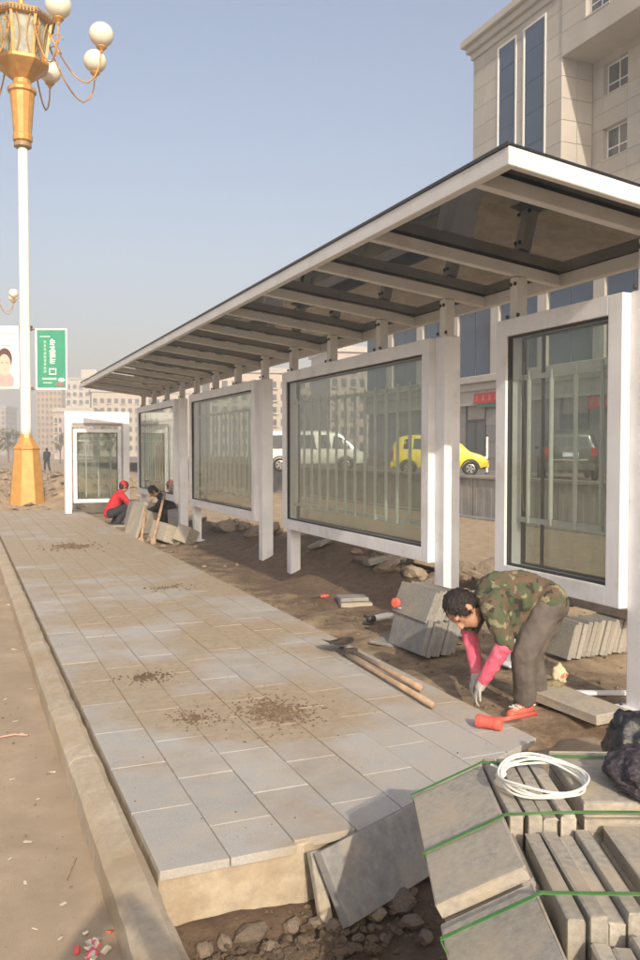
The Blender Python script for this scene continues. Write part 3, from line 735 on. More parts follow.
# ================================================================== BEYOND THE SHELTER: retaining wall, forecourt, office building
WX, FZ = 14.4, .72
fc = MB(); 
vs = [(WX+.18, -60, FZ), (WX+.18, 140, FZ), (27, 140, FZ-.1), (27, -60, FZ-.1), (60, 140, FZ-.1), (60, -60, FZ-.1)]
me = bpy.data.meshes.new('forecourt'); me.from_pydata(vs, [], [(0, 3, 2, 1), (3, 5, 4, 2)]); tag(link('forecourt', me, asphalt), 'raised paved forecourt before the office building', kind='structure')
rw = empty('retaining_wall', (WX, 25, -.4), 0, 'low grey concrete retaining wall of ribbed panels below the parked cars', 'wall')
wm = MB()
for k in range(10): wm.bb(-.03-.008*(k % 2), .10, -.98+k*.196, -.98+(k+1)*.196-.004, -.02, 1.24)
wme = wm.mesh('wall_panel', .004); wme.materials.append(wall_conc)
cap = box_mesh('coping', (.34, 1.98, .09), .01, wall_conc); pl = box_mesh('plinth', (.34, 1.985, .16), .01, wall_conc)
for k in range(30):
    y = -24+k*2
    link('wall_panel', wme, parent=rw, loc=(0, y, 0)); link('coping', cap, parent=rw, loc=(.05, y, 1.285)); link('plinth', pl, parent=rw, loc=(-.12, y, .02))

TX, TXR, UY = 27.3, 29.2, 34.2      # tower front, recessed front, corner between them
TY1 = 42.0; TH_ = 24.6
bd = empty('office_building', (30, 37, FZ-.1), 0, 'tall beige stone clad office building with blue strip windows', 'building')
def bpart(mb, name, mt, parent=None, bevel=0):
    o = mb.build(name, mt, None, bevel); 
    if parent is None: attach(o, bd)
    else: o.parent = parent
    return o
body = MB(); body.bb(TX+.06, 46, UY+.06, TY1-.06, .3, TH_+.4); body.bb(TXR+.42, 46, -20, UY+.05, .3, 32); body.bb(TX+.42, TXR+.41, 12, UY-.0, 20.85+.06, 32)
wallo = bpart(body, 'wall', facade_joint)
# cladding panels, shared meshes
pm = {}
def clad(face, a, z, w_, h_, pos, mt=facade, th=.06):
    k = (face, round(w_, 2), round(h_, 2), mt.name, th)
    if k not in pm:
        d = (th, w_-.014, h_-.014) if face == 'X' else (w_-.02, .06, h_-.02)
        pm[k] = box_mesh('cladding_panel', d, .006, mt)
    loc = (pos+th/2, a+w_/2, z+h_/2) if face == 'X' else (a+w_/2, pos+.03, z+h_/2)
    link('cladding_panel', pm[k], parent=wallo, loc=loc)
rowh = 1.06; z0 = 6.2
rows = [z0+i*rowh for i in range(int((TH_-.9-z0)/rowh)+1)]
STR = [(35.55, 37.2), (38.0, 39.5)]         # strip windows along Y
for z in rows:
    h_ = min(rowh, TH_-.7-z)
    if h_ < .2: continue
    for a, b in ((UY+.001, STR[0][0]-.12), (STR[0][1]+.12, STR[1][0]-.12), (STR[1][1]+.12, TY1)):
        n_ = max(1, round((b-a)/1.3))
        for i in range(n_): clad('X', a+(b-a)*i/n_, z, (b-a)/n_, h_, TX)
    for i in range(2): clad('Y', TX+.001+i*.945, z, .945, h_, UY)
# strip windows
for a, b in STR:
    f = MB(); zt = TH_-1.05
    f.bb(TX-.03, TX+.10, a-.12, a, 6.2, zt); f.bb(TX-.03, TX+.10, b, b+.12, 6.2, zt); f.bb(TX-.03, TX+.10, a+.001, b-.001, zt-.1, zt)
    fo = bpart(f, 'window', white_paint)
    k = 0; z = 6.25
    while z < zt-.2:
        z2 = min(z+1.6, zt-.1); bpart(MB().bb(TX+.02, TX+.05, a+.01, b-.01, z+.015, z2-.015), 'pane', blue_glass, fo); z = z2
    bpart(MB().bb(TX+.055, TX+.06, a, b, 6.2, zt-.1), 'backing', seal_mat, fo)
    for a2, b2 in ((a-.001, b+.001),):
        for z in (TH_-1.05,):
            clad('X', a2-.12, z+.0, b2-a2+.24, TH_-.7-z, TX)
# cornice in three steps
cn = MB(); 
for k, (o_, za, zb) in enumerate(((.12, TH_-.7, TH_-.32), (.32, TH_-.319, TH_+.05), (.55, TH_+.051, TH_+.45))): cn.bb(TX-o_, 46.3+.1*k, UY-o_*.2, TY1+o_, za, zb)
bpart(cn, 'cornice', cornice_mat, bevel=.03)
# overhanging upper floors and the recessed front with its windows
UZ = 20.85
winrects = []
def facade_grid(face, pos, a0, a1, z0, z1, holes, cw=1.5, mt=facade, ch=rowh):
    ybr = sorted({a0, a1} | {h for q in holes for h in q[:2]}); zbr = sorted({z0, z1} | {h for q in holes for h in q[2:4]})
    for i in range(len(ybr)-1):
        for j in range(len(zbr)-1):
            ca, cz = (ybr[i]+ybr[i+1])/2, (zbr[j]+zbr[j+1])/2
            if any(q[0] < ca < q[1] and q[2] < cz < q[3] for q in holes): continue
            n1 = max(1, round((ybr[i+1]-ybr[i])/cw)); n2 = max(1, round((zbr[j+1]-zbr[j])/ch))
            for a in range(n1):
                for b in range(n2):
                    w_, h_ = (ybr[i+1]-ybr[i])/n1, (zbr[j+1]-zbr[j])/n2
                    clad(face, ybr[i]+a*w_, zbr[j]+b*h_, w_, h_, pos, mt, .40)
def window(pos, a, b, z0, z1, reveal=.35):
    f = MB(); t = .07
    f.bb(pos+reveal-.07, pos+reveal, a, a+t, z0, z1); f.bb(pos+reveal-.07, pos+reveal, b-t, b, z0, z1)
    f.bb(pos+reveal-.07, pos+reveal, a+t, b-t, z1-t, z1); f.bb(pos+reveal-.07, pos+reveal, a+t, b-t, z0, z0+t)
    f.bb(pos+reveal-.06, pos+reveal-.005, (a+b)/2-.03, (a+b)/2+.03, z0+t, z1-t); f.bb(pos+reveal-.055, pos+reveal-.008, a+t, b-t, z0+.52, z0+.58)
    fo = bpart(f, 'window', white_paint)
    for p0, p1 in ((a+t, (a+b)/2-.03), ((a+b)/2+.03, b-t)):
        bpart(MB().bb(pos+reveal-.04, pos+reveal-.02, p0, p1, z0+t, z1-t), 'pane', win_glass, fo)
    bpart(MB().bb(pos-.03, pos+reveal-.08, a-.04, b+.04, z0-.08, z0-.001), 'sill', cornice_mat, fo)
hol = []; hu = []
for y0_ in (31.8, 27.8, 23.8, 19.8):
    for zb_ in (18.98, 15.88, 12.78, 9.68, 6.58): hol.append((y0_, y0_+1.65, zb_, zb_+1.5))
    hu.append((y0_-.9, y0_+.65, 21.95, 23.6)); hu.append((y0_-.9, y0_+.65, 25.1, 26.8))
facade_grid('X', TXR-.0, 14, UY-.0, 5.6, UZ, hol, 1.75)
for q in hol: window(TXR, *q)
facade_grid('X', TX-.05, 14, UY-.02, UZ, 29, hu, 1.9)
for q in hu: window(TX-.05, *q)
bpart(MB().bb(TX-.045, TXR+.05, 14, UY-.03, UZ-.02, UZ+.055), 'soffit', facade)
# podium: band, pilasters, upper blue glazing, grey tiled ground floor, doors and red sign
PXF = 25.6
pod = bpart(MB().bb(PXF+.1, TXR+.2, 4, 52, .3, 6.1), 'podium_wall', facade_joint)
bpart(MB().bb(PXF-.45, TXR, 3.6, 52.4, 5.25, 5.62).bb(PXF-.25, TXR-.01, 3.8, 52.2, 4.85, 5.249), 'podium_cornice', cornice_mat, bevel=.03)
bpart(MB().bb(PXF-.12, PXF+.1, 3.9, 52.1, 4.1, 4.849), 'fascia_band', cornice_mat)
for i in range(12):
    y = 6+i*3.9
    bpart(MB().bb(PXF-.05, PXF+.3, y-.35, y+.35, 5.621, 9.6), 'pilaster', cornice_mat)
    f = bpart(MB().bb(PXF+.12, PXF+.18, y+.36, y+3.54, 5.63, 9.5), 'window', surf('mullion_grey', (.3, .3, .3), .5) if 'mullion_grey' not in MATS else MATS['mullion_grey'])
    for j in range(2): bpart(MB().bb(PXF+.08, PXF+.115, y+.42+j*1.56, y+.42+j*1.56+1.48, 5.7, 9.4), 'pane', blue_glass, f)
bpart(MB().bb(PXF-.2, TXR+.01, 4, 52, 9.601, 10.0), 'upper_band', cornice_mat)
for i in range(24):                     # ground floor tile panels, two rows of big tiles per bay
    y = 4+i*2
    if i in (13, 9, 17): continue
    for j in range(4):
        k = ('g',)
        if k not in pm: pm[k] = box_mesh('wall_tile', (.08, 1.98, .83), .006, grey_tile)
        link('wall_tile', pm[k], parent=pod, loc=(PXF+.06, y+1, .84+j*.85+.0))
for i in (13, 9, 17):
    y = 4+i*2
    d = bpart(MB().bb(PXF+.02, PXF+.1, y+.02, y+.12, .7, 4.1).bb(PXF+.02, PXF+.1, y+1.88, y+1.98, .7, 4.1).bb(PXF+.02, PXF+.1, y+.121, y+1.879, 3.2, 3.35).bb(PXF+.02, PXF+.1, y+.95, y+1.05, .7, 3.199), 'door', dark_metal)
    bpart(MB().bb(PXF+.05, PXF+.08, y+.12, y+.95, .72, 3.2), 'pane', win_glass, d); bpart(MB().bb(PXF+.05, PXF+.08, y+1.05, y+1.88, .72, 3.2), 'pane', win_glass, d)
def wall_sign(x0, x1, y0, y1, label):
    P = pX(x0, y1, PXF-.15); Q = pX(x1, y0, PXF-.15)
    ya, yb = min(P.y, Q.y), max(P.y, Q.y); za, zb = P.z, Q.z
    r = empty('sign', (PXF-.15, ya, za), 0, label, 'sign')
    L = yb-ya; H_ = zb-za
    MB().bb(-.02, .14, 0, L, 0, H_).build('panel', red_sign, r, .01)
    mb = MB(); n_ = max(3, int(L/.5))
    for k in range(n_):
        c = L*(k+.5)/n_; s = min(H_*.55, L/n_*.75)
        rr = random.Random(k)
        for q in range(3): mb.bb(-.03, -.021, c-s*rr.uniform(.3, .48), c+s*rr.uniform(.3, .48), H_/2+(-.4+.36*q)*s, H_/2+(-.30+.36*q)*s)
        mb.bb(-.032, -.0305, c-s*.06, c+s*.06, H_/2-.45*s, H_/2+.45*s)
    mb.build('lettering', surf('sign_pink', (.75, .30, .28), .5) if 'sign_pink' not in MATS else MATS['sign_pink'], r)
    MB().bb(-.0, .14, .1, L-.3, -.22, -.002).build('lower_strip', surf('sign_green', (.05, .16, .09), .5) if 'sign_green' not in MATS else MATS['sign_green'], r)
wall_sign(474, 500, 391, 404, 'red sign with pale lettering over a doorway beside the yellow car')
wall_sign(588, 612, 396, 409, 'red sign with pale lettering seen through the narrow display panel glass')
# bare metal posts on the forecourt
for i, x in enumerate((487,)):
    p = px(x, 473, FZ)
    r = empty('post', (p.x, p.y, FZ-.05), 0, 'thin white post standing on the forecourt beside the doorway', 'post')
    MB().tube([(0, 0, 0), (0, 0, 1.6)], .05, 8).build('shaft', white_paint, r); MB().lathe([(.09, 0), (.09, .05), (.05, .08)], (0, 0, 0), 8).build('foot', dark_metal, r); MB().lathe([(.06, 1.6), (.07, 1.64), (.02, 1.7)], (0, 0, 0), 8).build('cap', dark_metal, r)

# ================================================================== CARS
def car(loc, rz, L, W, H, paint, label, kind='hatch', plate=False):
    r = empty('parked_car', loc, rz, label, 'car')
    # stations: t along length (rear 0 .. front 1): z_under, z_belt, z_top, half width at belt factor, half width at top factor
    if kind == 'hatch':
        st = [(0, .30, .62, .66, .78, .70), (.02, .22, .64, .80, .90, .74), (.09, .20, .64, .96, .96, .76), (.18, .20, .63, 1.0, 1.0, .80), (.40, .20, .61, 1.0, 1.0, .82), (.58, .20, .60, .96, 1.0, .80), (.72, .20, .60, .78, 1.0, .84), (.80, .20, .585, .60, .99, .90), (.92, .20, .50, .515, .93, .86), (.985, .24, .40, .42, .84, .8), (1, .30, .34, .36, .76, .72)]
        roof_t, wheels, wr = (.06, .72), (.17, .81), .29
    elif kind == 'suv':
        st = [(0, .34, .60, .64, .86, .80), (.015, .25, .62, .88, .93, .78), (.05, .24, .62, .97, .98, .80), (.2, .24, .61, 1.0, 1.0, .82), (.45, .24, .60, 1.0, 1.0, .83), (.58, .24, .60, .97, 1.0, .82), (.70, .24, .60, .75, 1.0, .86), (.745, .24, .595, .62, .99, .9), (.92, .24, .55, .57, .95, .9), (.99, .26, .46, .48, .88, .84), (1, .32, .40, .42, .82, .78)]
        roof_t, wheels, wr = (.04, .70), (.19, .81), .36
    else:
        st = [(0, .28, .52, .56, .92, .88), (.01, .22, .53, .96, .97, .86), (.04, .2, .53, .99, 1.0, .88), (.3, .2, .53, 1.0, 1.0, .89), (.62, .2, .53, 1.0, 1.0, .89), (.74, .2, .53, .96, 1.0, .88), (.87, .2, .53, .66, 1.0, .9), (.91, .2, .525, .55, .99, .93), (.975, .22, .44, .46, .94, .9), (1, .28, .36, .38, .88, .85)]
        roof_t, wheels, wr = (.03, .80), (.18, .80), .33
    mb = MB(); n = 0
    for (t, zu, zb, zt, wb, wt) in st:
        x = (t-.5)*L; hw = W/2*wb; ht = W/2*wb*wt if zt > zb+.1 else hw*.96
        pts = [(-hw*.90, zu), (-hw*.99, zu+.10), (-hw, (zu+.1+zb)/2), (-hw*.975, zb), (-ht, zt-.045), (-ht*.86, zt)]
        ring = [Vector((x, y, z*H)) for y, z in pts]+[Vector((x, -y, z*H)) for y, z in reversed(pts)]
        mb.v += ring; n = len(ring)
    for i in range(len(st)-1):
        for j in range(n): mb.f.append((i*n+j, i*n+(j+1) % n, (i+1)*n+(j+1) % n, (i+1)*n+j))
    mb.f.append(tuple(range(n))); mb.f.append(tuple((len(st)-1)*n+j for j in range(n))[::-1])
    body = mb.build('body', paint, r, bevel=.012, seg=2, smooth=True)
    # side windows as panes lying just proud of the greenhouse
    def at(t, side, f):                                   # f: 0 belt .. 1 roof edge
        for a, b in zip(st[:-1], st[1:]):
            if a[0] <= t <= b[0]:
                u = (t-a[0])/(b[0]-a[0]); q = [a[k]+(b[k]-a[k])*u for k in range(6)]; break
        hw = W/2*q[4]; ht = hw*q[5]; zb, zt = q[2], q[3]-.045
        return Vector(((t-.5)*L, side*((hw*.975)*(1-f)+ht*f+.012), (zb*(1-f)+zt*f)*H))
    segs = {'hatch': [(.12, .20), (.22, .43), (.45, .69)], 'suv': [(.06, .20), (.22, .43), (.45, .67)], 'van': [(.06, .28), (.30, .52), (.55, .66), (.67, .84)]}[kind]
    for s in (-1, 1):
        for a, b in segs:
            ps = [at(a, s, .08), at((a+b)/2, s, .08), at(b, s, .08), at(b-.02, s, .86), at((a+b)/2, s, .86), at(a+.015, s, .86)]
            off = Vector((0, s*.01, 0))
            MB().add([p for p in ps]+[p-off*2 for p in ps], [tuple(range(6)), tuple(range(6, 12))[::-1]]+[(i, (i+1) % 6, 6+(i+1) % 6, 6+i) for i in range(6)]).build('side_window', car_glass, body)
    # windscreen and rear window
    def across(t0, t1, f0, f1, nm):
        a0, a1, b0, b1 = at(t0, -1, f0), at(t0, 1, f0), at(t1, -1, f1), at(t1, 1, f1)
        for q in (a0, a1, b0, b1): q.y *= .86
        nn = (a1-a0).cross(b0-a0).normalized(); nn = nn if nn.z > 0 else -nn
        vs = [q+nn*.03 for q in (a0, a1, b1, b0)]+[q-nn*.02 for q in (a0, a1, b1, b0)]
        MB().add(vs, [(0, 1, 2, 3), (7, 6, 5, 4), (0, 4, 5, 1), (1, 5, 6, 2), (2, 6, 7, 3), (3, 7, 4, 0)]).build(nm, car_glass, body)
    if kind == 'hatch': across(.79, .60, .3, 1.05, 'windscreen')
    elif kind == 'suv': across(.735, .59, .3, 1.05, 'windscreen')
    else: across(.90, .76, .3, 1.05, 'windscreen')
    xb = -.5*L; tw = .062 if kind == 'hatch' else .022
    MB().add([(xb-.012, -W*.32, .66*H), (xb-.012, W*.32, .66*H), (xb+L*tw-.02, W*.28, .90*H), (xb+L*tw-.02, -W*.28, .90*H), (xb+.03, -W*.32, .66*H), (xb+.03, W*.32, .66*H), (xb+L*tw+.03, W*.28, .90*H), (xb+L*tw+.03, -W*.28, .90*H)],
             [(0, 1, 2, 3), (7, 6, 5, 4), (0, 4, 5, 1), (1, 5, 6, 2), (2, 6, 7, 3), (3, 7, 4, 0)]).build('rear_window', car_glass, body)
    for s in (-1, 1):
        MB().box((xb+.03, s*W*.40, .55*H), (.09, .16, .17*H)).build('tail_light', light_red, body, .015)
        MB().box((L*.468, s*W*.36, .43*H), (.14, .26, .085*H)).build('headlight', light_clear, body, .02)
        MB().box((L*.16 if kind != 'van' else L*.33, s*(W/2+.07), .64*H), (.10, .14, .10)).build('mirror', paint, body, .02)
        for t in (.33, .52): MB().box(((t-.5)*L, s*(W/2+.008), .56*H), (.16, .03, .025)).build('door_handle', dark_metal, body, .005)
        for t in wheels:
            wx = (t-.5)*L; c = (wx, s*(W/2-.08), wr)
            def ring(prof, nm, mt, par):
                q = MB().lathe(prof, (0, 0, 0), 24)
                q.v = [Vector((p.x+c[0], p.z*s+c[1], p.y+c[2])) for p in q.v]; return q.build(nm, mt, par, smooth=False)
            ty = ring([(wr*.6, -.1), (wr*.93, -.1), (wr, -.06), (wr, .06), (wr*.93, .1), (wr*.62, .1)], 'wheel', tyre_mat, r)
            ring([(wr*.62, .085), (wr*.62, .098), (wr*.55, .104), (wr*.2, .108)], 'rim', rim_mat, ty)
            sp = MB()
            for k in range(5):
                g = k*1.2566; sp.box((c[0]+math.cos(g)*wr*.36, c[1]+s*.112, c[2]+math.sin(g)*wr*.36), (wr*.5, .012, wr*.13), M=Matrix.Rotation(-g, 3, 'Y'))
            sp.build('spokes', rim_mat, ty)
            ring([(wr*.55, .1041), (wr*.5, .1095), (wr*.16, .1095)], 'hub_shadow', dark_metal, ty)
            mb = MB(); pts = [(wx+math.cos(g)*wr*1.16, s*(W/2-.01), wr+math.sin(g)*wr*1.16) for g in [math.pi*k/12 for k in range(13)]]
            mb.tube(pts, .035, 6); mb.build('wheel_arch', dark_metal, body)
    MB().box((xb-.01, 0, .27*H), (.10, W*.86, .15*H)).build('bumper', paint, body, .03); MB().box((L/2-.05, 0, .27*H), (.10, W*.74, .15*H)).build('bumper', paint, body, .03)
    if plate:
        p_ = MB().box((xb-.03, 0, .50*H), (.03, .52, .17)).build('number_plate', surf('plate_blue', (.35, .42, .62), .4), body, .004)
        mb = MB()
        for k in range(7): mb.box((xb-.0465, -.2+k*.066, .50*H), (.003, .035, .09))
        mb.build('lettering', white_paint, p_)
        MB().box((xb-.025, 0, .40*H), (.03, W*.62, .04)).build('chrome_strip', rim_mat, body)
def ground_at(x, y, z): return px(x, y, z)
p = px(440, 475.5, .69); az = math.atan2(ray(440, 476).x, ray(440, 476).y)
car((p.x, p.y, .69), -az, 3.75, 1.62, 1.60, yellow_car, 'small bright yellow hatchback parked on the forecourt', 'hatch')
q = pd(314, 470, 40); az = math.atan2(ray(314, 470).x, ray(314, 470).y)
car((q.x, q.y, .69), -az, 4.9, 1.8, 1.9, white_car, 'white van parked on the forecourt, seen behind the wide display panel', 'van')
q = pd(566, 476, 30); az = math.atan2(ray(566, 476).x, ray(566, 476).y)
car((q.x, q.y, .69), math.pi/2-az+.06, 4.5, 1.85, 1.72, dark_car, 'dark green off-road car with blue number plate, rear seen through the narrow panel', 'suv', True)

# ================================================================== FAR BUILDINGS
def block(x0, x1, ytop, zc, depth, mt, label, nw, nf, roofcol=None, ybase=456, tilt=0.0, steps=None):
    a = pd(x0, ybase, zc); b = pd(x1, ybase, zc); wd = (b-a).length; zt = pd((x0+x1)/2, ytop, zc).z; zb = -1.0
    rz = math.atan2((b-a).y, (b-a).x)+tilt
    r = empty('apartment_block', (a.x, a.y, zb), rz, label, 'building'); H_ = zt-zb
    wl = MB().bb(0, wd, 0, depth, 0, H_).build('wall', mt, r)
    MB().bb(-.4, wd+.4, -.4, depth+.4, H_+.001, H_+.9).build('roof', cornice_mat, r)
    if steps:
        for (u0, u1, hh) in steps: MB().bb(wd*u0, wd*u1, depth*.2, depth*.8, H_+.901, H_+hh).build('stair_tower', mt, r)
    fh = (H_-3)/nf; ww = wd/nw
    wme = MB().bb(-ww*.28, ww*.28, -.02, .25, 0, fh*.5).mesh('window'); wme.materials.append(far_glass)
    sme = MB().bb(-ww*.36, ww*.36, -.5, -.0, -.25, 0).mesh('balcony'); sme.materials.append(cornice_mat)
    for i in range(nw):
        for j in range(nf):
            link('window', wme, parent=r, loc=(ww*(i+.5), -.06, 2.6+j*fh))
            if i % 2 == 0: link('balcony', sme, parent=r, loc=(ww*(i+.5), -.02, 2.6+j*fh))
    dme = MB().bb(-ww*.28, ww*.28, -.25, .02, 0, fh*.5).mesh('window'); dme.materials.append(far_glass)
    nd = max(2, int(depth/ww))
    sidem = MB().bb(-.25, .06, -ww*.28, ww*.28, 0, fh*.5).mesh('window'); sidem.materials.append(far_glass)
    for i in range(nd):
        for j in range(nf): link('window', sidem, parent=r, loc=(wd+.0, depth*(i+.5)/nd, 2.6+j*fh))
    return r
far_glass = surf('far_window', (.10, .10, .11), .3, .2, .5, bmp=0)
tan_b = surf('tan_render', (.50, .43, .35), .85, .08, .1, bmp=0, space='world'); cream_b = surf('cream_render', (.58, .53, .46), .85, .06, .1, bmp=0, space='world'); orange_b = surf('orange_render', (.55, .34, .16), .85, .06, .1, bmp=0, space='world'); pink_b = surf('pinkish_render', (.46, .38, .35), .85, .06, .1, bmp=0, space='world')
block(66, 97, 380, 330, 14, cream_b, 'pale apartment tower with square windows behind the green banner', 5, 9, steps=[(.45, .95, 4.2)])
block(37, 62, 388, 420, 14, orange_b, 'orange and yellow apartment tower far behind the lamp pole', 6, 10)
block(-14, 6, 408, 380, 14, pink_b, 'hazy pinkish apartment tower beyond the dirt heaps', 4, 8)
block(92, 215, 392, 230, 12, tan_b, 'long tan apartment block with rows of windows above the display case', 18, 6, tilt=.30, steps=[(.1, .2, 3), (.5, .6, 3), (.75, .85, 3)])
block(54, 92, 412, 190, 10, pink_b, 'low hazy building between the lamp pedestal and display case', 9, 4, tilt=.1)
block(210, 330, 372, 150, 12, tan_b, 'grey tan office block seen through the far display panels', 12, 6, tilt=.25)
block(330, 445, 352, 130, 12, pink_b, 'mid rise block seen behind the widest display panel', 12, 6, tilt=.25)

# ================================================================== TREES along the far street
bark = surf('bark', (.14, .11, .09), .9, .2, 8)
twig_leaf = surf('dry_leaf', (.16, .15, .08), .8, .3, 5, rnd=.2)
def bare_tree(x, ybase, zc, H_, label, seed, grp='bare trees by the far street'):
    p = pd(x, ybase, zc); rr = random.Random(seed); r = empty('tree', (p.x, p.y, -.3), 0, label, 'tree', grp)
    tr = MB(); tr.tube([(0, 0, -.2), (.05, 0, H_*.3), (0, .05, H_*.55), (.08, 0, H_*.8)], [H_*.022, H_*.018, H_*.012, H_*.005], 8); tr.build('trunk', bark, r)
    br = MB(); lv = MB()
    for k in range(26):
        z = H_*rr.uniform(.3, .78); g = rr.uniform(0, 6.28); l = H_*rr.uniform(.15, .32)*(1.15-z/H_*.5)
        d = Vector((math.cos(g), math.sin(g), rr.uniform(.5, 1.4))).normalized()
        e = Vector((0, 0, z))+d*l; br.tube([(0, 0, z), Vector((0, 0, z))+d*l*.5+Vector((0, 0, -.02)), e], [H_*.007, H_*.004, H_*.0015], 5)
        for q in range(5):
            s0 = Vector((0, 0, z))+d*l*rr.uniform(.3, 1); dd = Vector((rr.uniform(-1, 1), rr.uniform(-1, 1), rr.uniform(.1, 1))).normalized(); e2 = s0+dd*l*.4; br.tube([s0, e2], [H_*.0025, H_*.0008], 4)
            for t in range(7):
                c = s0+(e2-s0)*rr.random()+Vector((rr.uniform(-1, 1), rr.uniform(-1, 1), rr.uniform(-1, 1)))*.12; a = Vector((rr.uniform(-1, 1), rr.uniform(-1, 1), rr.uniform(-1, 1))).normalized()*.09; b = a.orthogonal().normalized()*.05
                lv.add([c-a, c+b, c+a, c-b], [(0, 1, 2, 3)])
    br.build('branches', bark, r); o = lv.build('crown', twig_leaf, r); o['kind'] = 'stuff'
for i, (x, yb, zc, h) in enumerate([(8, 455, 120, 5.5), (16, 455, 150, 6), (60, 456, 130, 5), (76, 457, 100, 5.0), (-2, 455, 100, 5), (110, 458, 90, 5.5)]):
    bare_tree(x, yb, zc, h, 'thin almost leafless tree by the hazy far street', i)

# ================================================================== STRAPPED BUNDLE OF SLABS
ZTB = .55
E0 = px(481, 764, ZTB); E1 = px(542, 900, ZTB); AA = (E1-E0).normalized(); RR_ = Vector((-AA.y, AA.x, 0))
if RR_.dot(RT) < 0: RR_ = -RR_
bun = empty('slab_bundle', (E0+AA*.6+RR_*.2+Vector((0, 0, -ZTB-.27))), 0, 'bundle of grey paving slabs held by green straps beside the trench', 'slab bundle')
BL = Vector(bun.location)
def bslab(M, d, mt=slab_mat, name='slab', bev=.007):
    me = box_mesh(name, d, bev, mt, .0034, random.randint(0, 999), 2); o = link(name, me); o.parent = bun; M = M.copy(); M.translation -= BL; o.matrix_local = M; return o
def frame(o, ex, ey, ez):
    M = Matrix((ex, ey, ez)).transposed().to_4x4(); M.translation = o; return M
Z3 = Vector((0, 0, 1))
CL = px(413, 796, ZTB-.12)
exl = (CL-E0); wl_ = exl.length; exl.normalize(); exl = (exl-AA*exl.dot(AA)).normalized(); ezl = exl.cross(AA)
if ezl.z < 0: ezl = -ezl
# left columns: tilted stacks, top slab and those under it
LEN1 = (px(527, 865, ZTB)-E0).length
for col, (a0, a1, dz, sh_) in enumerate(((0.0, LEN1-.01, 0, 0), (LEN1+.045, LEN1*2, -.03, .035), )):
    for k in range(7):
        o_ = E0+AA*((a0+a1)/2+random.uniform(-.008, .008))+exl*(wl_/2+sh_*k*0+random.uniform(-.006, .006)) - ezl*(.024+k*.051) + Vector((0, 0, dz))
        bslab(frame(o_, exl, -AA if exl.cross(-AA).dot(ezl) > 0 else AA, ezl) if exl.cross(AA).dot(ezl) > 0 or True else None, (wl_, a1-a0, .047))
# the raised lip slab between the two left columns
o_ = E0+AA*(LEN1+.02)+exl*(wl_/2)-ezl*.06
# slabs on edge in the middle
def edge_group(r0, n, a0, a1, ztop, hh=.34):
    for k in range(n):
        c = E0+RR_*(r0+.052*k)+AA*((a0+a1)/2+random.uniform(-.02, .02))+Vector((0, 0, ztop-ZTB-hh/2+random.uniform(-.012, .012)))
        M = Matrix.Rotation(random.uniform(-.02, .02), 4, 'Z') @ frame(Vector(), RR_, AA, RR_.cross(AA)); M.translation = c
        bslab(M, (.046, a1-a0, hh), bev=.006)
edge_group(.035, 4, -.03, .47, ZTB+.005); edge_group(.075, 4, .50, .98, ZTB-.03); edge_group(.12, 4, 1.02, 1.5, ZTB-.06)
for rr0, zz in ((.035, ZTB-.36), (.035, ZTB-.41)): 
    for a in (.22, .74, 1.26): bslab(frame(E0+RR_*.15+AA*a+Vector((0, 0, zz-ZTB)), RR_, AA, RR_.cross(AA)), (.30, .5, .046))
# flat stacks on the right
def flat_stack(r0, r1, a0, a1, ztop, n=8):
    for k in range(n):
        c = E0+RR_*((r0+r1)/2+random.uniform(-.006, .006))+AA*((a0+a1)/2+random.uniform(-.01, .01))+Vector((0, 0, ztop-ZTB-.024-k*.0505))
        M = Matrix.Rotation(random.uniform(-.012, .012), 4, 'Z') @ frame(Vector(), RR_, AA, RR_.cross(AA)); M.translation = c
        bslab(M, (r1-r0, a1-a0, .048))
flat_stack(.255, .68, -.06, .40, ZTB+.03); flat_stack(.31, .72, .43, .86, ZTB-.03); flat_stack(.36, .74, .89, 1.4, ZTB-.09)
bp = MB()
for k in range(3): bp.box((0, -.5+k*.5, .05), (1.0, .1, .1))
for k in range(4): bp.box((-.4+k*.27, 0, .115), (.12, 1.3, .028))
o = bp.build('pallet', timber_dark); o.parent = bun; M = frame(E0+AA*.62+RR_*.2+Vector((0, 0, -.30-ZTB)), RR_, AA, RR_.cross(AA)); M.translation -= BL; o.matrix_local = M
def strap(pts, wd=.016):
    mb = MB(); n = len(pts)
    for i, p in enumerate(pts):
        t = (pts[min(i+1, n-1)]-pts[max(i-1, 0)]).normalized(); s = AA; nn = t.cross(s).normalized()
        for (u, v) in ((-1, -1), (1, -1), (1, 1), (-1, 1)): mb.v.append(p+s*u*wd/2+nn*v*.0012)
    for i in range(n-1):
        for j in range(4): mb.f.append((i*4+j, i*4+(j+1) % 4, (i+1)*4+(j+1) % 4, (i+1)*4+j))
    mb.f.append((0, 1, 2, 3)); mb.f.append(tuple((n-1)*4+j for j in range(4))[::-1])
    attach(mb.build('strap', strap_mat), bun)
def strap_at(a, zt=0.0, slack=.0, d1=0):
    top = E0+AA*a+Vector((0, 0, .007)); lf = top+exl*(wl_+.008)+ezl*.004
    rt = [E0+AA*a+RR_*r+Vector((0, 0, .012+zt*(r > .2)+slack*math.sin(min(1, r/.68)*math.pi))) for r in (.03, .15, .26, .40, .55, .685)]
    strap([lf-ezl*.33, lf-ezl*.012, lf, top+exl*.02+ezl*.004, top+Vector((0, 0, .006))]+rt+[rt[-1]+RR_*.012+Vector((0, 0, -.01)), rt[-1]+RR_*.012+Vector((0, 0, -.4))])
strap_at(.015, .026, .0); strap_at(.46, .0, .012); strap_at(.93, -.0, .0)
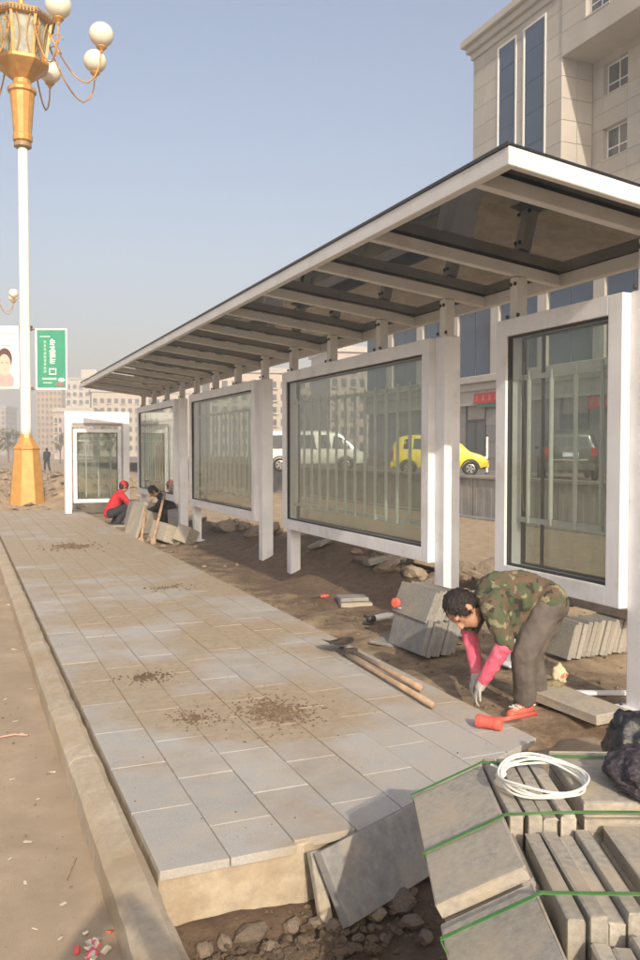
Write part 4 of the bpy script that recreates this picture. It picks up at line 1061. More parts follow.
# white strapping coil on top
cc = px(543, 777, ZTB+.06); r = empty('strap_coil', (cc.x, cc.y, ZTB+.03), 0, 'loose coil of white plastic strapping lying on the slab bundle', 'strap coil')
mb = MB()
for t in range(5):
    ph = random.uniform(0, 6); e = random.uniform(.93, 1.04)
    pts = []
    for k in range(49):
        g = k/48*2*math.pi*1.0; rad = .138*e*(1+.03*math.sin(2*g+ph)); v = RT*math.cos(g)*rad*1.02+Vector((FW.x, FW.y, 0)).normalized()*math.sin(g)*rad*1.0
        pts.append(Vector((v.x, v.y, .012+.006*t+.006*math.sin(3*g+ph)+.02*max(0, math.sin(g)))))
    mb.tube(pts, .0042, 7, False)
mb.build('turns', coil_mat, r, smooth=True)
pts = [RT*(-.13-.0*k)+Vector((0, 0, .02))+Vector((FW.x, FW.y, 0))*(.02+.03*k)+RT*(.02*math.sin(k)) for k in range(5)]
MB().tube(pts, .004, 6).build('loose_end', coil_mat, r)

# black bag and dark net lying at the right of the bundle
def blob(name, c, ax, seed, amp, fs_, mt, label, cat, sub=4):
    bm = bmesh.new(); bmesh.ops.create_icosphere(bm, subdivisions=sub, radius=1)
    for v in bm.verts:
        p = v.co.copy(); d = 1+amp*noise.noise(p*fs_+Vector((seed, seed*2, 0)))+amp*.6*abs(noise.noise(p*fs_*2.3+Vector((0, seed, 5))))+amp*.3*noise.noise(p*fs_*5)
        v.co = Vector((p.x*ax[0]*d, p.y*ax[1]*d, p.z*ax[2]*d))
        if v.co.z < -ax[2]*.55: v.co.z = -ax[2]*.55
    me = bpy.data.meshes.new(name); bm.to_mesh(me); bm.free()
    for f_ in me.polygons: f_.use_smooth = True
    o = link(name, me, mt, loc=c, rot=(0, 0, -TH)); tag(o, label, cat); return o
bc = pd(634, 742, 4.0)
bag = blob('plastic_bag', (bc.x, bc.y, bc.z-.02), (.13, .14, .16), 3.3, .26, 1.7, black_plastic, 'crumpled black plastic bag standing beside the slab bundle', 'bag')
MB().tube([(-.03, 0, .06), (-.055, -.01, .12), (-.068, 0, .155), (-.06, .005, .175)], [.075, .05, .03, .012], 10).build('tied_corner', black_plastic, bag, smooth=True)
nc = px(641, 775, .63)
blob('net_sack', (nc.x+.03, nc.y, .63), (.12, .17, .075), 8.1, .22, 2.6, purple_net, 'dark purplish net sack lying on the slab bundle', 'sack', 5)
blob('soil_heap', tuple(pd(632, 760, 4.2)-Vector((0, 0, .25))), (.55, .6, .22), 5.5, .3, 2.0, earth, 'low earth heap under the black plastic bag', 'soil heap')['kind'] = 'stuff'

# ================================================================== LOOSE SLAB STACKS
slab_mid = surf('mid_grey_slab', (.285, .27, .245), .9, .2, 40, (.36, .315, .25), (.46, .72), 4.5, .35, 190, 'object', rnd=.12)
small = [box_mesh('paving_slab', (.045, .30, .30), .004, slab_mid, .0018, q) for q in range(3)]
long_ = [box_mesh('paving_slab', (.045, .60, .30), .004, slab_dark, .0018, q) for q in range(3)]
long2 = [box_mesh('paving_slab', (.045, .60, .28), .004, slab_mid, .0018, q+5) for q in range(3)]
def row(me, p, n, step, lean, zc_, label, grp, dy=0.0):
    for k in range(n):
        o = link('paving_slab', random.choice(me), loc=(p.x+.0225+k*step, p.y+dy*k+random.uniform(-.012, .012), zc_+random.uniform(-.008, .008)), rot=(random.uniform(-.02, .02), lean+random.uniform(-.03, .03), random.uniform(-.02, .02)))
        tag(o, label, 'slab', grp)
P1_ = px(568, 662, -.06)
row(small, P1_+Vector((.03, .15, 0)), 14, .0485, .28, .105, 'small grey slab in the long leaning row behind the bent worker', 'leaning row of small slabs')
row(long_, px(420, 660, -.06)+Vector((.05, .30, 0)), 7, .0485, .30, .10, 'dark long slab leaning in the lower row beside the shelter post', 'lower leaning slabs by the post')
row(long2, px(420, 660, -.06)+Vector((.12, .34, 0)), 5, .0485, .42, .365, 'pale long slab leaning on top of the dark slab row', 'upper leaning slabs by the post')
def flat_slab(x, y, z, d, rz, mt, label, tilt=(0, 0), group=None):
    p = px(x, y, z); me = box_mesh('paving_slab', d, .006, mt, .002, random.randint(0, 99)); o = link('paving_slab', me, loc=(p.x, p.y, z), rot=(tilt[0], tilt[1], rz)); tag(o, label, 'slab', group); return o
flat_slab(577, 704, -.02, (.30, .62, .07), .12, slab_mat, 'pale grey slab lying flat beside the worker shoe', (.03, .02))
flat_slab(352, 582, -.0, (.42, .32, .045), -.35, slab_dark, 'dark flat slab lying on rubble under the wide panel')
flat_slab(350, 587, -.05, (.30, .24, .06), -.25, slab_dark, 'smaller dark slab beneath the flat slab under the wide panel')
flat_slab(355, 603, -.045, (.36, .30, .05), -.3, slab_mat, 'weathered slab lying before the rubble under the wide panel')
flat_slab(352, 598, .005, (.33, .26, .04), -.2, slab_dark, 'top slab of the low pair before the rubble')
flat_slab(400, 640, -.055, (.5, .35, .03), .5, slab_dark, 'thin dark slab half buried before the leaning slabs')
p = px(596, 692, -.04); MBo = MB().box((0, 0, 0), (.52, .05, .025)).build('plank', white_paint, None, .003, loc=(p.x, p.y, -.045), rot=(0, 0, -TH-.03)); tag(MBo, 'thin white painted plank on the ground beside the shelter post', 'plank')
# squared timber and dark bundle above the small slabs
a, b = px(572, 601, .30), px(640, 618, .30)
d = b-a; o = MB().box((0, 0, 0), (d.length, .085, .085)).build('timber_beam', timber_dark, None, .006, loc=(a+b)/2+Vector((0, 0, .01)), rot=(0, .0, math.atan2(d.y, d.x))); tag(o, 'weathered squared timber beam lying on the small slab row', 'timber')
c_ = px(567, 600, .30); blob('cloth_bundle', (c_.x, c_.y, .30), (.085, .11, .085), 2.2, .3, 2.5, dark_cloth, 'dark cloth bundle at the end of the timber beam', 'cloth')
# litter by the flat slab
c_ = px(559, 687, -.02); o = blob('crumpled_wrapper', (c_.x, c_.y, .06), (.05, .045, .075), 6.6, .5, 2.5, surf('wrapper_pale', (.60, .52, .36), .6, .25, 20, (.55, .12, .08), (.55, .6), 14), 'crumpled pale and red wrapper on the flat slab', 'litter', 3)
c_ = px(552, 692, -.03); o = blob('dry_weed', (c_.x, c_.y, .02), (.085, .06, .035), 4.6, .7, 3.5, surf('dry_weed', (.20, .17, .10), .9, .4, 30), 'clump of dry weed on the edge of the flat slab', 'weed', 3)

# ================================================================== RUBBLE behind the shelter
rub = [rock_mesh('rubble', q+20, stone_mat, 2, .8) for q in range(5)]
RG = 'broken concrete lumps behind the shelter'
for i in range(84):
    y = random.uniform(6.8, 18.5); x = 5.35+random.uniform(-.55, 1.0)+.15*math.sin(y); s = random.uniform(.06, .27)
    o = link('rubble', rub[i % 5], loc=(x, y, gz(x, y)+s*.3), rot=(random.uniform(-.4, .4), random.uniform(-.4, .4), random.uniform(0, 6))); o.scale = (s, s*.75, s*.6); tag(o, 'broken concrete lump in the rubble row behind the shelter', 'rubble', RG)
for (x, y, rz, d, t, lab) in [(5.7, 8.3, .5, (.6, .35, .07), (.25, .2), 'broken concrete slab tilted on the rubble'), (5.6, 9.4, -.3, (.7, .4, .08), (-.2, .25), 'large broken slab propped on soil behind the wide panel'), (5.9, 10.6, .2, (.5, .4, .08), (.3, -.15), 'cracked slab lying deep in the rubble row'), (5.5, 13.4, .9, (.6, .3, .1), (.2, .3), 'concrete block fragment beside the dark soil heap')]:
    o = link('paving_slab', box_mesh('paving_slab', d, .012, stone_mat, .01, int(x*10)), loc=(x, y, gz(x, y)+.12), rot=(t[0], t[1], rz)); tag(o, lab, 'slab')
for i in range(14):
    x, y = random.uniform(4.75, 6.1), random.uniform(7.0, 13.5); d = (random.uniform(.25, .55), random.uniform(.2, .38), random.uniform(.045, .09))
    o = link('broken_slab', box_mesh('broken_slab', d, .012, (slab_mid, stone_mat, slab_dark)[i % 3], .012, i+200), loc=(x, y, gz(x, y)+.05), rot=(random.uniform(-.35, .35), random.uniform(-.35, .35), random.uniform(0, 6)))
    tag(o, 'broken slab piece strewn on the soil under and behind the shelter panels', 'slab', 'broken slabs strewn behind the shelter')
a, b = px(378, 566, .05), px(432, 590, .02); d = b-a
o = MB().box((0, 0, 0), (d.length, .14, .11)).build('timber_beam', timber_dark, None, .01, loc=(a+b)/2, rot=(.2, 0, math.atan2(d.y, d.x))); tag(o, 'dark timber baulk lying in the sand behind the leaning slabs', 'timber')
for i in range(26):
    x, y = random.uniform(3.25, 4.6), random.uniform(5.5, 17); s = random.uniform(.012, .04)
    o = link('pebble', rub[i % 5], loc=(x, y, gz(x, y)+s*.3), rot=(0, 0, random.uniform(0, 6))); o.scale = (s, s*.8, s*.7); tag(o, 'small loose stone on the soil strip beside the pavement', 'stone', 'small stones beside the pavement')

# ================================================================== TOOLS
def shovel():
    a, b = px(343, 652, .03), px(433, 705, .035); u = (b-a).normalized(); s = u.cross(Z3).normalized()
    r = empty('shovel', (a.x, a.y, 0), 0, 'shovel with dark pointed blade lying on the tiles', 'shovel')
    o = Vector((a.x, a.y, 0))
    hd = MB(); hd.tube([a-o+u*.02, a-o+u*.4, b-o], [.021, .020, .022], 10); hd.build('handle', timber, r, smooth=True)
    bl = MB(); L_ = .30; rows_ = []
    n = 9
    for i in range(n):
        t = i/(n-1); w_ = .13*(1 if t < .45 else math.cos((t-.45)/.55*math.pi/2)**.7) if t < .999 else .004
        w_ = max(w_, .004)*(0.75+.25*min(1, t*4))
        for j in range(7):
            q = -1+j/3
            bl.v.append(a-o-u*(t*L_)+s*q*w_+Vector((0, 0, .045+.03*q*q-.045*t+.03*math.sin(t*3.14))))
    for i in range(n-1):
        for j in range(6): bl.f.append((i*7+j, i*7+j+1, (i+1)*7+j+1, (i+1)*7+j))
    me = bl.mesh('blade', smooth=True); ob = link('blade', me, steel, r); sd = ob.modifiers.new('s', 'SOLIDIFY'); sd.thickness = .004
    MB().tube([a-o-u*.03+Vector((0, 0, .02)), a-o+u*.10], [.024, .025], 10).build('socket', steel, r, smooth=True)
shovel()
a, b = px(352, 651, .06), px(421, 688, .045); u = (b-a).normalized()
r = empty('pick_handle', (a.x, a.y, 0), 0, 'second wooden tool with short steel head lying against the shovel handle', 'hoe')
o_ = Vector((a.x, a.y, 0)); MB().tube([a-o_, b-o_], [.018, .023], 10).build('handle', timber, r, smooth=True)
MB().box(a-o_-u*.03, (.06, .11, .03), math.atan2(u.y, u.x)).build('head', steel, r, .006)
# red rubber mallet
hp = px(489, 722, .045); r = empty('mallet', (hp.x, hp.y, 0), 0, 'red rubber mallet lying on the tiles before the worker', 'mallet')
o_ = Vector((hp.x, hp.y, 0)); ax = (RT*.85-Vector((FW.x, FW.y, 0))*.45).normalized(); hb = px(536, 713, .03)-o_
q = MB(); pr = [(.030, -.082), (.040, -.076), (.042, -.05), (.038, -.03), (.038, .03), (.042, .05), (.040, .076), (.030, .082)]
q.lathe(pr, (0, 0, 0), 20); rot = Z3.rotation_difference(ax).to_matrix(); q.v = [rot @ p+Vector((0, 0, .043)) for p in q.v]; q.build('head', red_paint, r, smooth=False, bevel=.002)
st_ = Vector((0, 0, .043)); MB().tube([st_, st_+(hb-st_)*.3, hb], [.013, .014, .017], 10).build('handle', red_paint, r, smooth=True)
# angle grinder beside the leaning slabs
gp = px(376, 622, -.05); r = empty('angle_grinder', (gp.x, gp.y, -.06), -TH+.5, 'small white and black angle grinder lying beside the leaning slabs', 'power tool')
MB().tube([(-.02, 0, .05), (.05, 0, .055), (.15, 0, .06), (.20, 0, .06)], [.030, .034, .032, .026], 12).build('body', white_paint, r, smooth=True)
MB().tube([(-.10, 0, .05), (-.02, 0, .05)], [.03, .032], 12).build('gear_head', dark_metal, r, smooth=True); MB().lathe([(.055, 0), (.058, .004), (.058, .008), (.02, .012)], (-.09, 0, .005), 20).build('disc', dark_metal, r)
MB().tube([(-.07, 0, .05), (-.07, .11, .06)], .013, 8).build('side_handle', black_plastic, r); MB().tube([(.2, 0, .06), (.26, .03, .03), (.34, .10, .01), (.42, .05, .008)], .005, 6).build('cable', black_plastic, r)
sp_ = px(322, 599, -.05); r = empty('screwdriver', (sp_.x, sp_.y, -.05), -TH+.6, 'red handled hand tool lying in the sand near the short leg', 'hand tool')
MB().lathe([(.012, -.06), (.018, -.05), (.02, 0), (.016, .05), (.01, .06)], (0, 0, 0), 10).build('grip', red_paint, r, rot=(0, math.pi/2, 0), loc=(.04, 0, .03)); MB().tube([(-.16, 0, .02), (-.02, 0, .03)], .005, 6).build('shank', steel, r)
tp = px(396, 606, .30); r = empty('tape_measure', (tp.x-.0, tp.y, .33), .4, 'small red tape reel resting against the pale leaning slabs', 'tape measure')
MB().lathe([(.012, -.02), (.04, -.02), (.045, -.012), (.045, .012), (.04, .02), (.012, .02)], (0, 0, 0), 16).build('case', red_paint, r, rot=(0, math.pi/2, 0)); MB().bb(-.012, .012, -.06, -.03, -.045, -.04).build('tongue', white_paint, r)

# ================================================================== ROAD LITTER
def litter(x, y, z, s, mt, label, n=5, seed=0, grp=None):
    p = px(x, y, z); rr = random.Random(seed); mb = MB()
    me = box_mesh('litter', (s, s*.4, s*.08), 0, mt, s*.06, seed); o = link('litter', me, loc=(p.x, p.y, z+.006), rot=(rr.uniform(-.1, .1), rr.uniform(-.1, .1), rr.uniform(0, 6))); tag(o, label, 'litter', grp)
pale_litter = surf('litter_pale', (.62, .55, .44), .8, .2, 20)
for i, (x, y, s) in enumerate([(28, 843, .04), (22, 735, .05), (15, 722, .04), (8, 605, .06), (14, 650, .05), (25, 884, .025), (52, 773, .04), (12, 780, .03), (63, 905, .03), (5, 700, .03), (30, 690, .04), (35, 930, .025), (60, 940, .02), (10, 860, .02), (38, 800, .02)]):
    litter(x, y, -.148, s, pale_litter, 'pale scrap lying on the dusty road', seed=i, grp='pale scraps on the road')
p0, p1 = px(66, 881, -.14), px(76, 858, -.14); o = MB().tube([p0, (p0+p1)/2+Vector((0, 0, .004)), p1], .004, 5).build('twig', timber); tag(o, 'thin pale twig on the road beside the kerb', 'twig')
p0, p1 = px(0, 737, -.14), px(28, 735, -.14); o = MB().tube([p0, (p0+p1)/2+Vector((0, .02, .004)), p1], .006, 5).build('twig', surf('pinkish_stick', (.55, .32, .26), .8)); tag(o, 'reddish stick lying across the road edge', 'twig')
r_ = px(94, 948, -.145); r = empty('litter_heap', (r_.x, r_.y, -.15), 0, 'small heap of pink and white scraps in the photographer shadow', 'litter')
for i in range(14):
    mt = (red_paint if i < 3 else pink_cloth if i < 6 else pale_litter); me = box_mesh('scrap', (.035, .02, .008), 0, mt, .004, i)
    link('scrap', me, parent=r, loc=(random.gauss(0, .035), random.gauss(0, .045), .012+.004*random.random()), rot=(random.uniform(-.5, .5), random.uniform(-.5, .5), random.uniform(0, 6)))
for i in range(70):
    x, y = random.uniform(-.9, .45), random.uniform(2.0, 8); s = random.uniform(.004, .013)
    o = link('pebble', rub[i % 5], loc=(x, y, -.147+s*.3), rot=(0, 0, random.uniform(0, 6))); o.scale = (s, s*.8, s*.6); tag(o, 'tiny pebble on the dusty road surface', 'stone', 'pebbles on the road')

def grit(name, x0, x1, y0, y1, n, smin, smax, mt, zf, label):
    mb = MB()
    for i in range(n):
        x, y = random.uniform(x0, x1), random.uniform(y0, y1); s_ = smin+(smax-smin)*random.random()**3; k = len(mb.v); g = random.uniform(0, 6)
        MM = Matrix.Rotation(g, 3, 'Z'); c = Vector((x, y, zf(x, y)+s_*.2))
        base = [Vector(q) for q in ((1, 0, 0), (.1, .9, .1), (-1, .1, 0), (0, -.8, -.1), (.1, 0, .6), (0, 0, -.5))]
        mb.add([c+MM @ (b+Vector((random.uniform(-.35, .35), random.uniform(-.35, .35), random.uniform(-.25, .25))))*s_ for b in base], [(0, 1, 4), (1, 2, 4), (2, 3, 4), (3, 0, 4), (1, 0, 5), (2, 1, 5), (3, 2, 5), (0, 3, 5)])
    tag(mb.build(name, mt), label, 'grit', kind='stuff')
grit('ground_grit', 3.15, 7.5, 4.6, 22, 4200, .004, .028, clod_mat, gz, 'scattered grit and chips on the ground under the shelter')
grit('trench_grit', .72, 3.0, 1.6, 3.5, 1500, .004, .022, clod_mat, gz, 'small chips in the earth of the trench')
grit('road_grit', -1.6, .5, 1.8, 14, 1300, .002, .008, stone_mat, lambda x, y: -.149, 'fine grit on the dusty road')
grit('heap_rubble', -2.5, 8, 26, 60, 2600, .03, .22, stone_mat, gz, 'scattered stones over the heaps past the lamp')
grit('tile_grit', .75, 3.1, 3.5, 14, 900, .0015, .007, clod_mat, lambda x, y: .001, 'fine sand grains on the stone tiles')

# ================================================================== PEOPLE
def hand(mb, wrist, d, n, s, curl, L=.18, side=1):
    """palm with four curled fingers and a thumb; d = pointing, n = back of hand, s = towards thumb"""
    d, n, s = d.normalized(), n.normalized(), s.normalized()
    pe = wrist+d*L*.5
    mb.ell(wrist+d*L*.27, d*L*.31, s*L*.235, n*L*.10, 12, 8)
    for k, ln in enumerate((.40, .45, .42, .33)):
        b = pe+s*L*(.17-.115*k)-d*L*.06; cur = d.copy(); p = b
        for j, f in enumerate((.45, .32, .23)):
            cur = (Matrix.Rotation(0, 3, 'X') @ cur); ang = curl*(.55+.5*j)
            dd = (d*math.cos(ang)-n*math.sin(ang)).normalized(); q = p+dd*L*ln*f; mb.cap(p, q, L*.050-.001*j, L*.047-.001*j, 8); p = q
    t0 = wrist+d*L*.16+s*L*.18; t1 = t0+(d*.6+s*.7-n*.2).normalized()*L*.22; t2 = t1+(d*.85+s*.2-n*.45).normalized()*L*.2
    mb.cap(t0, t1, L*.065, L*.055, 8); mb.cap(t1, t2, L*.055, L*.045, 8)
def head_parts(c, up, fw, s=1.0):
    """returns (skin MB, hair MB) for a head centred at c; up = to crown, fw = face direction"""
    up = up.normalized(); fw = (fw-up*fw.dot(up)).normalized(); sd = up.cross(fw)
    k = MB(); k.ell(c+up*.02*s, fw*.098*s, sd*.077*s, up*.108*s, 20, 14)
    k.ell(c-up*.055*s+fw*.03*s, fw*.066*s, sd*.056*s, up*.068*s, 14, 10); k.cap(c-up*.095*s+fw*.055*s, c-up*.098*s+fw*.06*s, .024*s, .022*s)
    k.cap(c+up*.012*s+fw*.096*s, c-up*.028*s+fw*.112*s, .010*s, .016*s); k.ell(c-up*.058*s+fw*.090*s, fw*.012*s, sd*.026*s, up*.008*s, 10, 6)
    k.cap(c+up*.028*s+fw*.088*s+sd*.045*s, c+up*.028*s+fw*.088*s-sd*.045*s, .013*s, .013*s)
    for q in (-1, 1): k.ell(c-up*.005*s+sd*q*.080*s-fw*.008*s, fw*.020*s, sd*.010*s, up*.032*s, 10, 8)
    h = MB(); h.ell(c+up*.035*s-fw*.015*s, fw*.104*s, sd*.088*s, up*.108*s, 20, 14); h.ell(c+up*.0*s-fw*.05*s, fw*.062*s, sd*.080*s, up*.095*s, 16, 10)
    for q in (-1, 1): h.ell(c+up*.02*s+sd*q*.070*s+fw*.015*s, fw*.045*s, sd*.016*s, up*.05*s, 10, 8)
    return k, h, sd
def eyes(parent, c, up, fw, sd, s=1.0):
    up = up.normalized(); fw = (fw-up*fw.dot(up)).normalized()
    for q in (-1, 1): MB().ell(c+up*.008*s+fw*.086*s+sd*q*.032*s, fw*.008*s, sd*.013*s, up*.006*s, 10, 6).build('eye', hair_mat, parent, smooth=True)

def worker():
    ZM = 5.72; J = lambda x, y, d=0: pd(x, y, ZM+d)
    FH = Vector((FW.x, FW.y, 0)).normalized()
    base = px(525, 716, -.07); r = empty('person', (base.x, base.y, -.08), 0, 'worker in camouflage jacket and pink sleeve covers bending over the tiles', 'person')
    def P(mb, name, vox, mt, **k): return attach(skinned(name, mb, vox, mt, None, **k), r)
    pel = J(551, 605, .08); hn, hf = J(547, 609, -.02), J(553, 606, .17); kn, kf = J(523, 655, -.10), J(532, 652, .20); an, af = J(525, 700, -.02), J(537, 694, .26)
    s1, s2, s3, nk = J(540, 596, .08), J(518, 590, .08), J(497, 592, .07), J(481, 601, .05)
    shn, shf = J(492, 607, -.10), J(483, 601, .24); en, ef = J(505, 645, -.17), J(470, 634, .22); wn, wf = J(482, 683, -.06), J(477, 674, .13)
    hc = J(464, 609, .03)
    up = (J(444, 601, 0)-J(470, 613, .0)); fwd = (J(455, 640, -.03)-J(462, 606, .03))
    k, h, sd = head_parts(hc, up, fwd, 1.08)
    body = k; body.cap(nk, hc-up.normalized()*.04, .055, .05)
    for a, b, ra, rb in ((pel, s1, .11, .115), (s1, s2, .115, .12), (s2, s3, .12, .12), (s3, nk, .11, .06), (shn, en, .045, .038), (shf, ef, .045, .038), (en, wn, .036, .027), (ef, wf, .036, .027), (hn, kn, .07, .05), (hf, kf, .07, .05), (kn, an, .05, .036), (kf, af, .05, .036), (s3, shn, .07, .05), (s3, shf, .07, .05), (pel, hn, .1, .08), (pel, hf, .1, .08)): body.cap(a, b, ra, rb)
    for an_, tx in ((an, J(513, 712, -.10)), (af, J(528, 704, .18))): body.cap(an_+Vector((0, 0, -.03)), tx, .034, .028)
    bo = P(body, 'body', .0085, skin_mat, smooth=3)
    eyes(bo, hc, up, fwd, sd, 1.08)
    hm = MB(); hm.v = h.v; hm.f = h.f
    ho = P(h, 'hair', .008, hair_mat, smooth=3, disp=.007, dscale=55)
    tf = MB(); u_ = up.normalized(); f_ = (fwd-u_*fwd.dot(u_)).normalized(); rr = random.Random(4)
    for vtx in ho.data.vertices:
        if rr.random() > .15: continue
        nn = vtx.normal; d_ = (f_*.8-u_*.5+Vector((rr.uniform(-.25, .25), rr.uniform(-.25, .25), rr.uniform(-.25, .25)))); d_ = (d_-nn*d_.dot(nn)*.98+nn*.05).normalized()
        tf.tube([vtx.co-nn*.004, vtx.co+d_*.016, vtx.co+d_*.034-nn*.004], [.003, .0024, .0005], 4, False)
    t_ = attach(tf.build('hair_tufts', hair_mat), r); t_['kind'] = 'stuff'
    # jacket: trunk, hanging front, sleeves to the elbows, collar
    jk = MB(); jk.cap(s1+Vector((0, 0, .0)), s2, .135, .142); jk.cap(s2, s3, .142, .145); jk.cap(s3, nk, .135, .075)
    jk.cap(J(548, 602, .08), s1, .125, .137); jk.cap(J(551, 600, -.0), J(551, 600, .16), .115, .115)
    jk.cap(J(520, 598, .0), J(520, 598, .15), .115, .115); jk.cap(J(498, 600, -.03), J(497, 598, .17), .112, .11)
    jk.ell(J(512, 612, .06), RT*.13, FH*.13, Z3*.10); jk.cap(J(514, 617, -.01), J(512, 630, -.02), .085, .062); jk.cap(J(524, 612, -.0), J(520, 632, .0), .07, .05)
    jk.cap(shn, J(500, 628, -.14), .084, .075); jk.cap(J(500, 628, -.14), en+Vector((0, 0, .02)), .075, .062)
    jk.cap(shf, ef+Vector((0, 0, .03)), .08, .06); jk.cap(s3, shn, .11, .085); jk.cap(s3, shf, .11, .085)
    jk.cap(J(483, 598, -.02), J(481, 598, .12), .055, .055)
    P(jk, 'jacket', .0095, camo, smooth=4, disp=.013, dscale=11)
    # pink sleeve covers
    for a, b in ((en, wn), (ef, wf)):
        q = MB(); d = (b-a); q.cap(a-d*.02, a+d*.5, .056, .052); q.cap(a+d*.5, a+d*.94, .052, .041); q.cap(a+d*.03, a+d*.05, .060, .058)
        P(q, 'sleeve_cover', .0075, pink_cloth, smooth=3, disp=.006, dscale=22)
    # trousers
    tr = MB(); tr.cap(pel, J(549, 606, .08), .125, .125); tr.cap(J(551, 607, -.0), J(553, 605, .16), .115, .11)
    for a, b, c in ((hn, kn, an), (hf, kf, af)):
        tr.cap(a, (a+b)/2, .105, .098); tr.cap((a+b)/2, b, .098, .083); tr.cap(b, (b+c)/2, .083, .077); tr.cap((b+c)/2, c+Vector((0, 0, .015)), .077, .076)
    P(tr, 'trousers', .0095, trouser_mat, smooth=4, disp=.009, dscale=13)
    # shoes
    for an_, tx in ((an, J(511, 713, -.11)), (af, J(527, 705, .17))):
        q = MB(); hl = Vector((an_.x, an_.y, -.045))+(an_-tx).normalized()*.03; hl.z = -.035; t_ = Vector((tx.x, tx.y, -.045))
        q.cap(hl, hl+(t_-hl)*.6, .042, .043); q.cap(hl+(t_-hl)*.5, t_, .042, .034); q.cap(hl+Vector((0, 0, .03)), hl+Vector((0, 0, .06)), .042, .044)
        so_ = P(q, 'shoe', .007, red_paint, smooth=3)
        for i in range(3):
            c = hl+(t_-hl)*(.45+.2*i)+Vector((0, 0, .038)); s_ = (t_-hl).cross(Z3).normalized(); MB().tube([c-s_*.035, c+Vector((0, 0, .006)), c+s_*.035], .006, 6).build('lace', white_paint, so_)
        mb = MB().cap(Vector((hl.x, hl.y, -.068)), Vector((t_.x, t_.y, -.068)), .04, .034); mb.v = [Vector((p.x, p.y, -.068+(p.z+.068)*.3)) for p in mb.v]; mb.build('sole', white_paint, so_, smooth=True)
    # gloved hands gripping the tile edge
    for w_, dd, th in ((wn, (J(474, 699, -.05)-wn), -FH), (wf, (J(470, 690, .10)-wf), FH)):
        g = MB(); g.cap(w_-dd.normalized()*.01, w_+dd.normalized()*.03, .036, .034)
        nrm_ = (RT*-.7+Z3*.5); nrm_ = (nrm_-dd.normalized()*nrm_.dot(dd.normalized())).normalized()
        hand(g, w_+dd.normalized()*.02, dd, nrm_, th, .75, .17); P(g, 'glove', .0055, glove_mat, smooth=2)
worker()

def small_person(loc, rz, pose, s, jacket, trousers, hair, label, vox=.016, hat=None, shoe=dark_cloth, crouch=True):
    r = empty('person', loc, rz, label, 'person')
    V = lambda *a: Vector(a)*s
    J = pose
    k, h, sd = head_parts(J['head']*s, J['up'], J['face'], s)
    body = k
    def chain(mb, names, rads):
        for (a, b), (ra, rb) in zip(zip(names[:-1], names[1:]), zip(rads[:-1], rads[1:])): mb.cap(J[a]*s, J[b]*s, ra*s, rb*s)
    chain(body, ['pel', 'chest', 'neck', 'head'], [.11, .11, .055, .05])
    for q in 'lr': chain(body, ['sh'+q, 'el'+q, 'wr'+q], [.045, .038, .028]); chain(body, ['hip'+q, 'kn'+q, 'an'+q], [.075, .05, .036])
    for q, sgn in (('l', 1), ('r', -1)):
        hd = (J['wr'+q]-J['el'+q]).normalized(); sdv = Vector((0, -sgn, 0)); sdv = (sdv-hd*sdv.dot(hd)); sdv = sdv.normalized() if sdv.length > .1 else hd.orthogonal()
        hand(body, J['wr'+q]*s, hd, hd.cross(sdv)*sgn, sdv, .7, .17*s)
    body = skinned('body', body, vox*.6, skin_mat, r, smooth=2)
    skinned('hair', h, vox*.6, hair, r, smooth=2, disp=.006, dscale=40)
    jk = MB(); chain(jk, ['pel', 'chest', 'neck'], [.135, .145, .08])
    for q in 'lr': chain(jk, ['chest', 'sh'+q, 'el'+q, 'wr'+q], [.12, .085, .065, .045])
    skinned('jacket', jk, vox, jacket, r, smooth=3, disp=.012, dscale=10)
    tr = MB()
    for q in 'lr': chain(tr, ['pel', 'hip'+q, 'kn'+q, 'an'+q], [.11, .11, .085, .07])
    skinned('trousers', tr, vox, trousers, r, smooth=3, disp=.008, dscale=12)
    for q in 'lr':
        b = MB(); a = J['an'+q]*s; b.cap(a+V(-.04, 0, -.04), a+V(.15, 0, -.05), .042*s, .036*s); skinned('shoe', b, vox*.7, shoe, r, smooth=2)
    if hat:
        up = J['up'].normalized(); c = J['head']*s+up*.055*s; f = J['face'].normalized(); sd = up.cross(f)
        hb = MB(); hb.ell(c, f*.115*s, sd*.1*s, up*.095*s); skinned('hat', hb, vox*.7, hat, r, smooth=2)
    return r
v = lambda *a: Vector(a)
crouch = dict(pel=v(-.12, 0, .30), chest=v(.08, 0, .62), neck=v(.16, 0, .78), head=v(.24, 0, .90), up=v(.25, 0, 1), face=v(1, 0, -.35), shl=v(.13, .18, .70), shr=v(.13, -.18, .70), ell=v(.30, .24, .50), elr=v(.30, -.22, .50), wrl=v(.48, .12, .42), wrr=v(.48, -.10, .42), hipl=v(-.10, .11, .30), hipr=v(-.10, -.11, .30), knl=v(.30, .17, .46), knr=v(.30, -.15, .44), anl=v(.05, .15, .08), anr=v(.03, -.13, .08))
pr_ = px(114, 525, -.05)
small_person((pr_.x, pr_.y, -.06), .15, crouch, 1.0, red_cloth, dark_cloth, hair_mat, 'worker in red jacket and red cap crouching before the glazed case', hat=red_cloth)
r = pr_+Vector((.50, -.12, .0)); q = blob('yellow_cloth', (r.x-.02, r.y, .38), (.05, .05, .05), 1.1, .4, 2, surf('yellow_cloth', (.75, .48, .08), .7), 'scrap of yellow cloth held by the red jacketed worker', 'cloth', 3)
pk_ = px(160, 531, -.05)
bend = dict(crouch); bend.update(head=v(.36, 0, .86), neck=v(.22, 0, .76), up=v(.8, 0, .6), face=v(.5, 0, -.9))
small_person((pk_.x+.25, pk_.y+.1, -.06), 2.9, bend, 1.0, dark_cloth, dark_cloth, hair_mat, 'worker in black clothes crouching among slabs beside the shelter post')
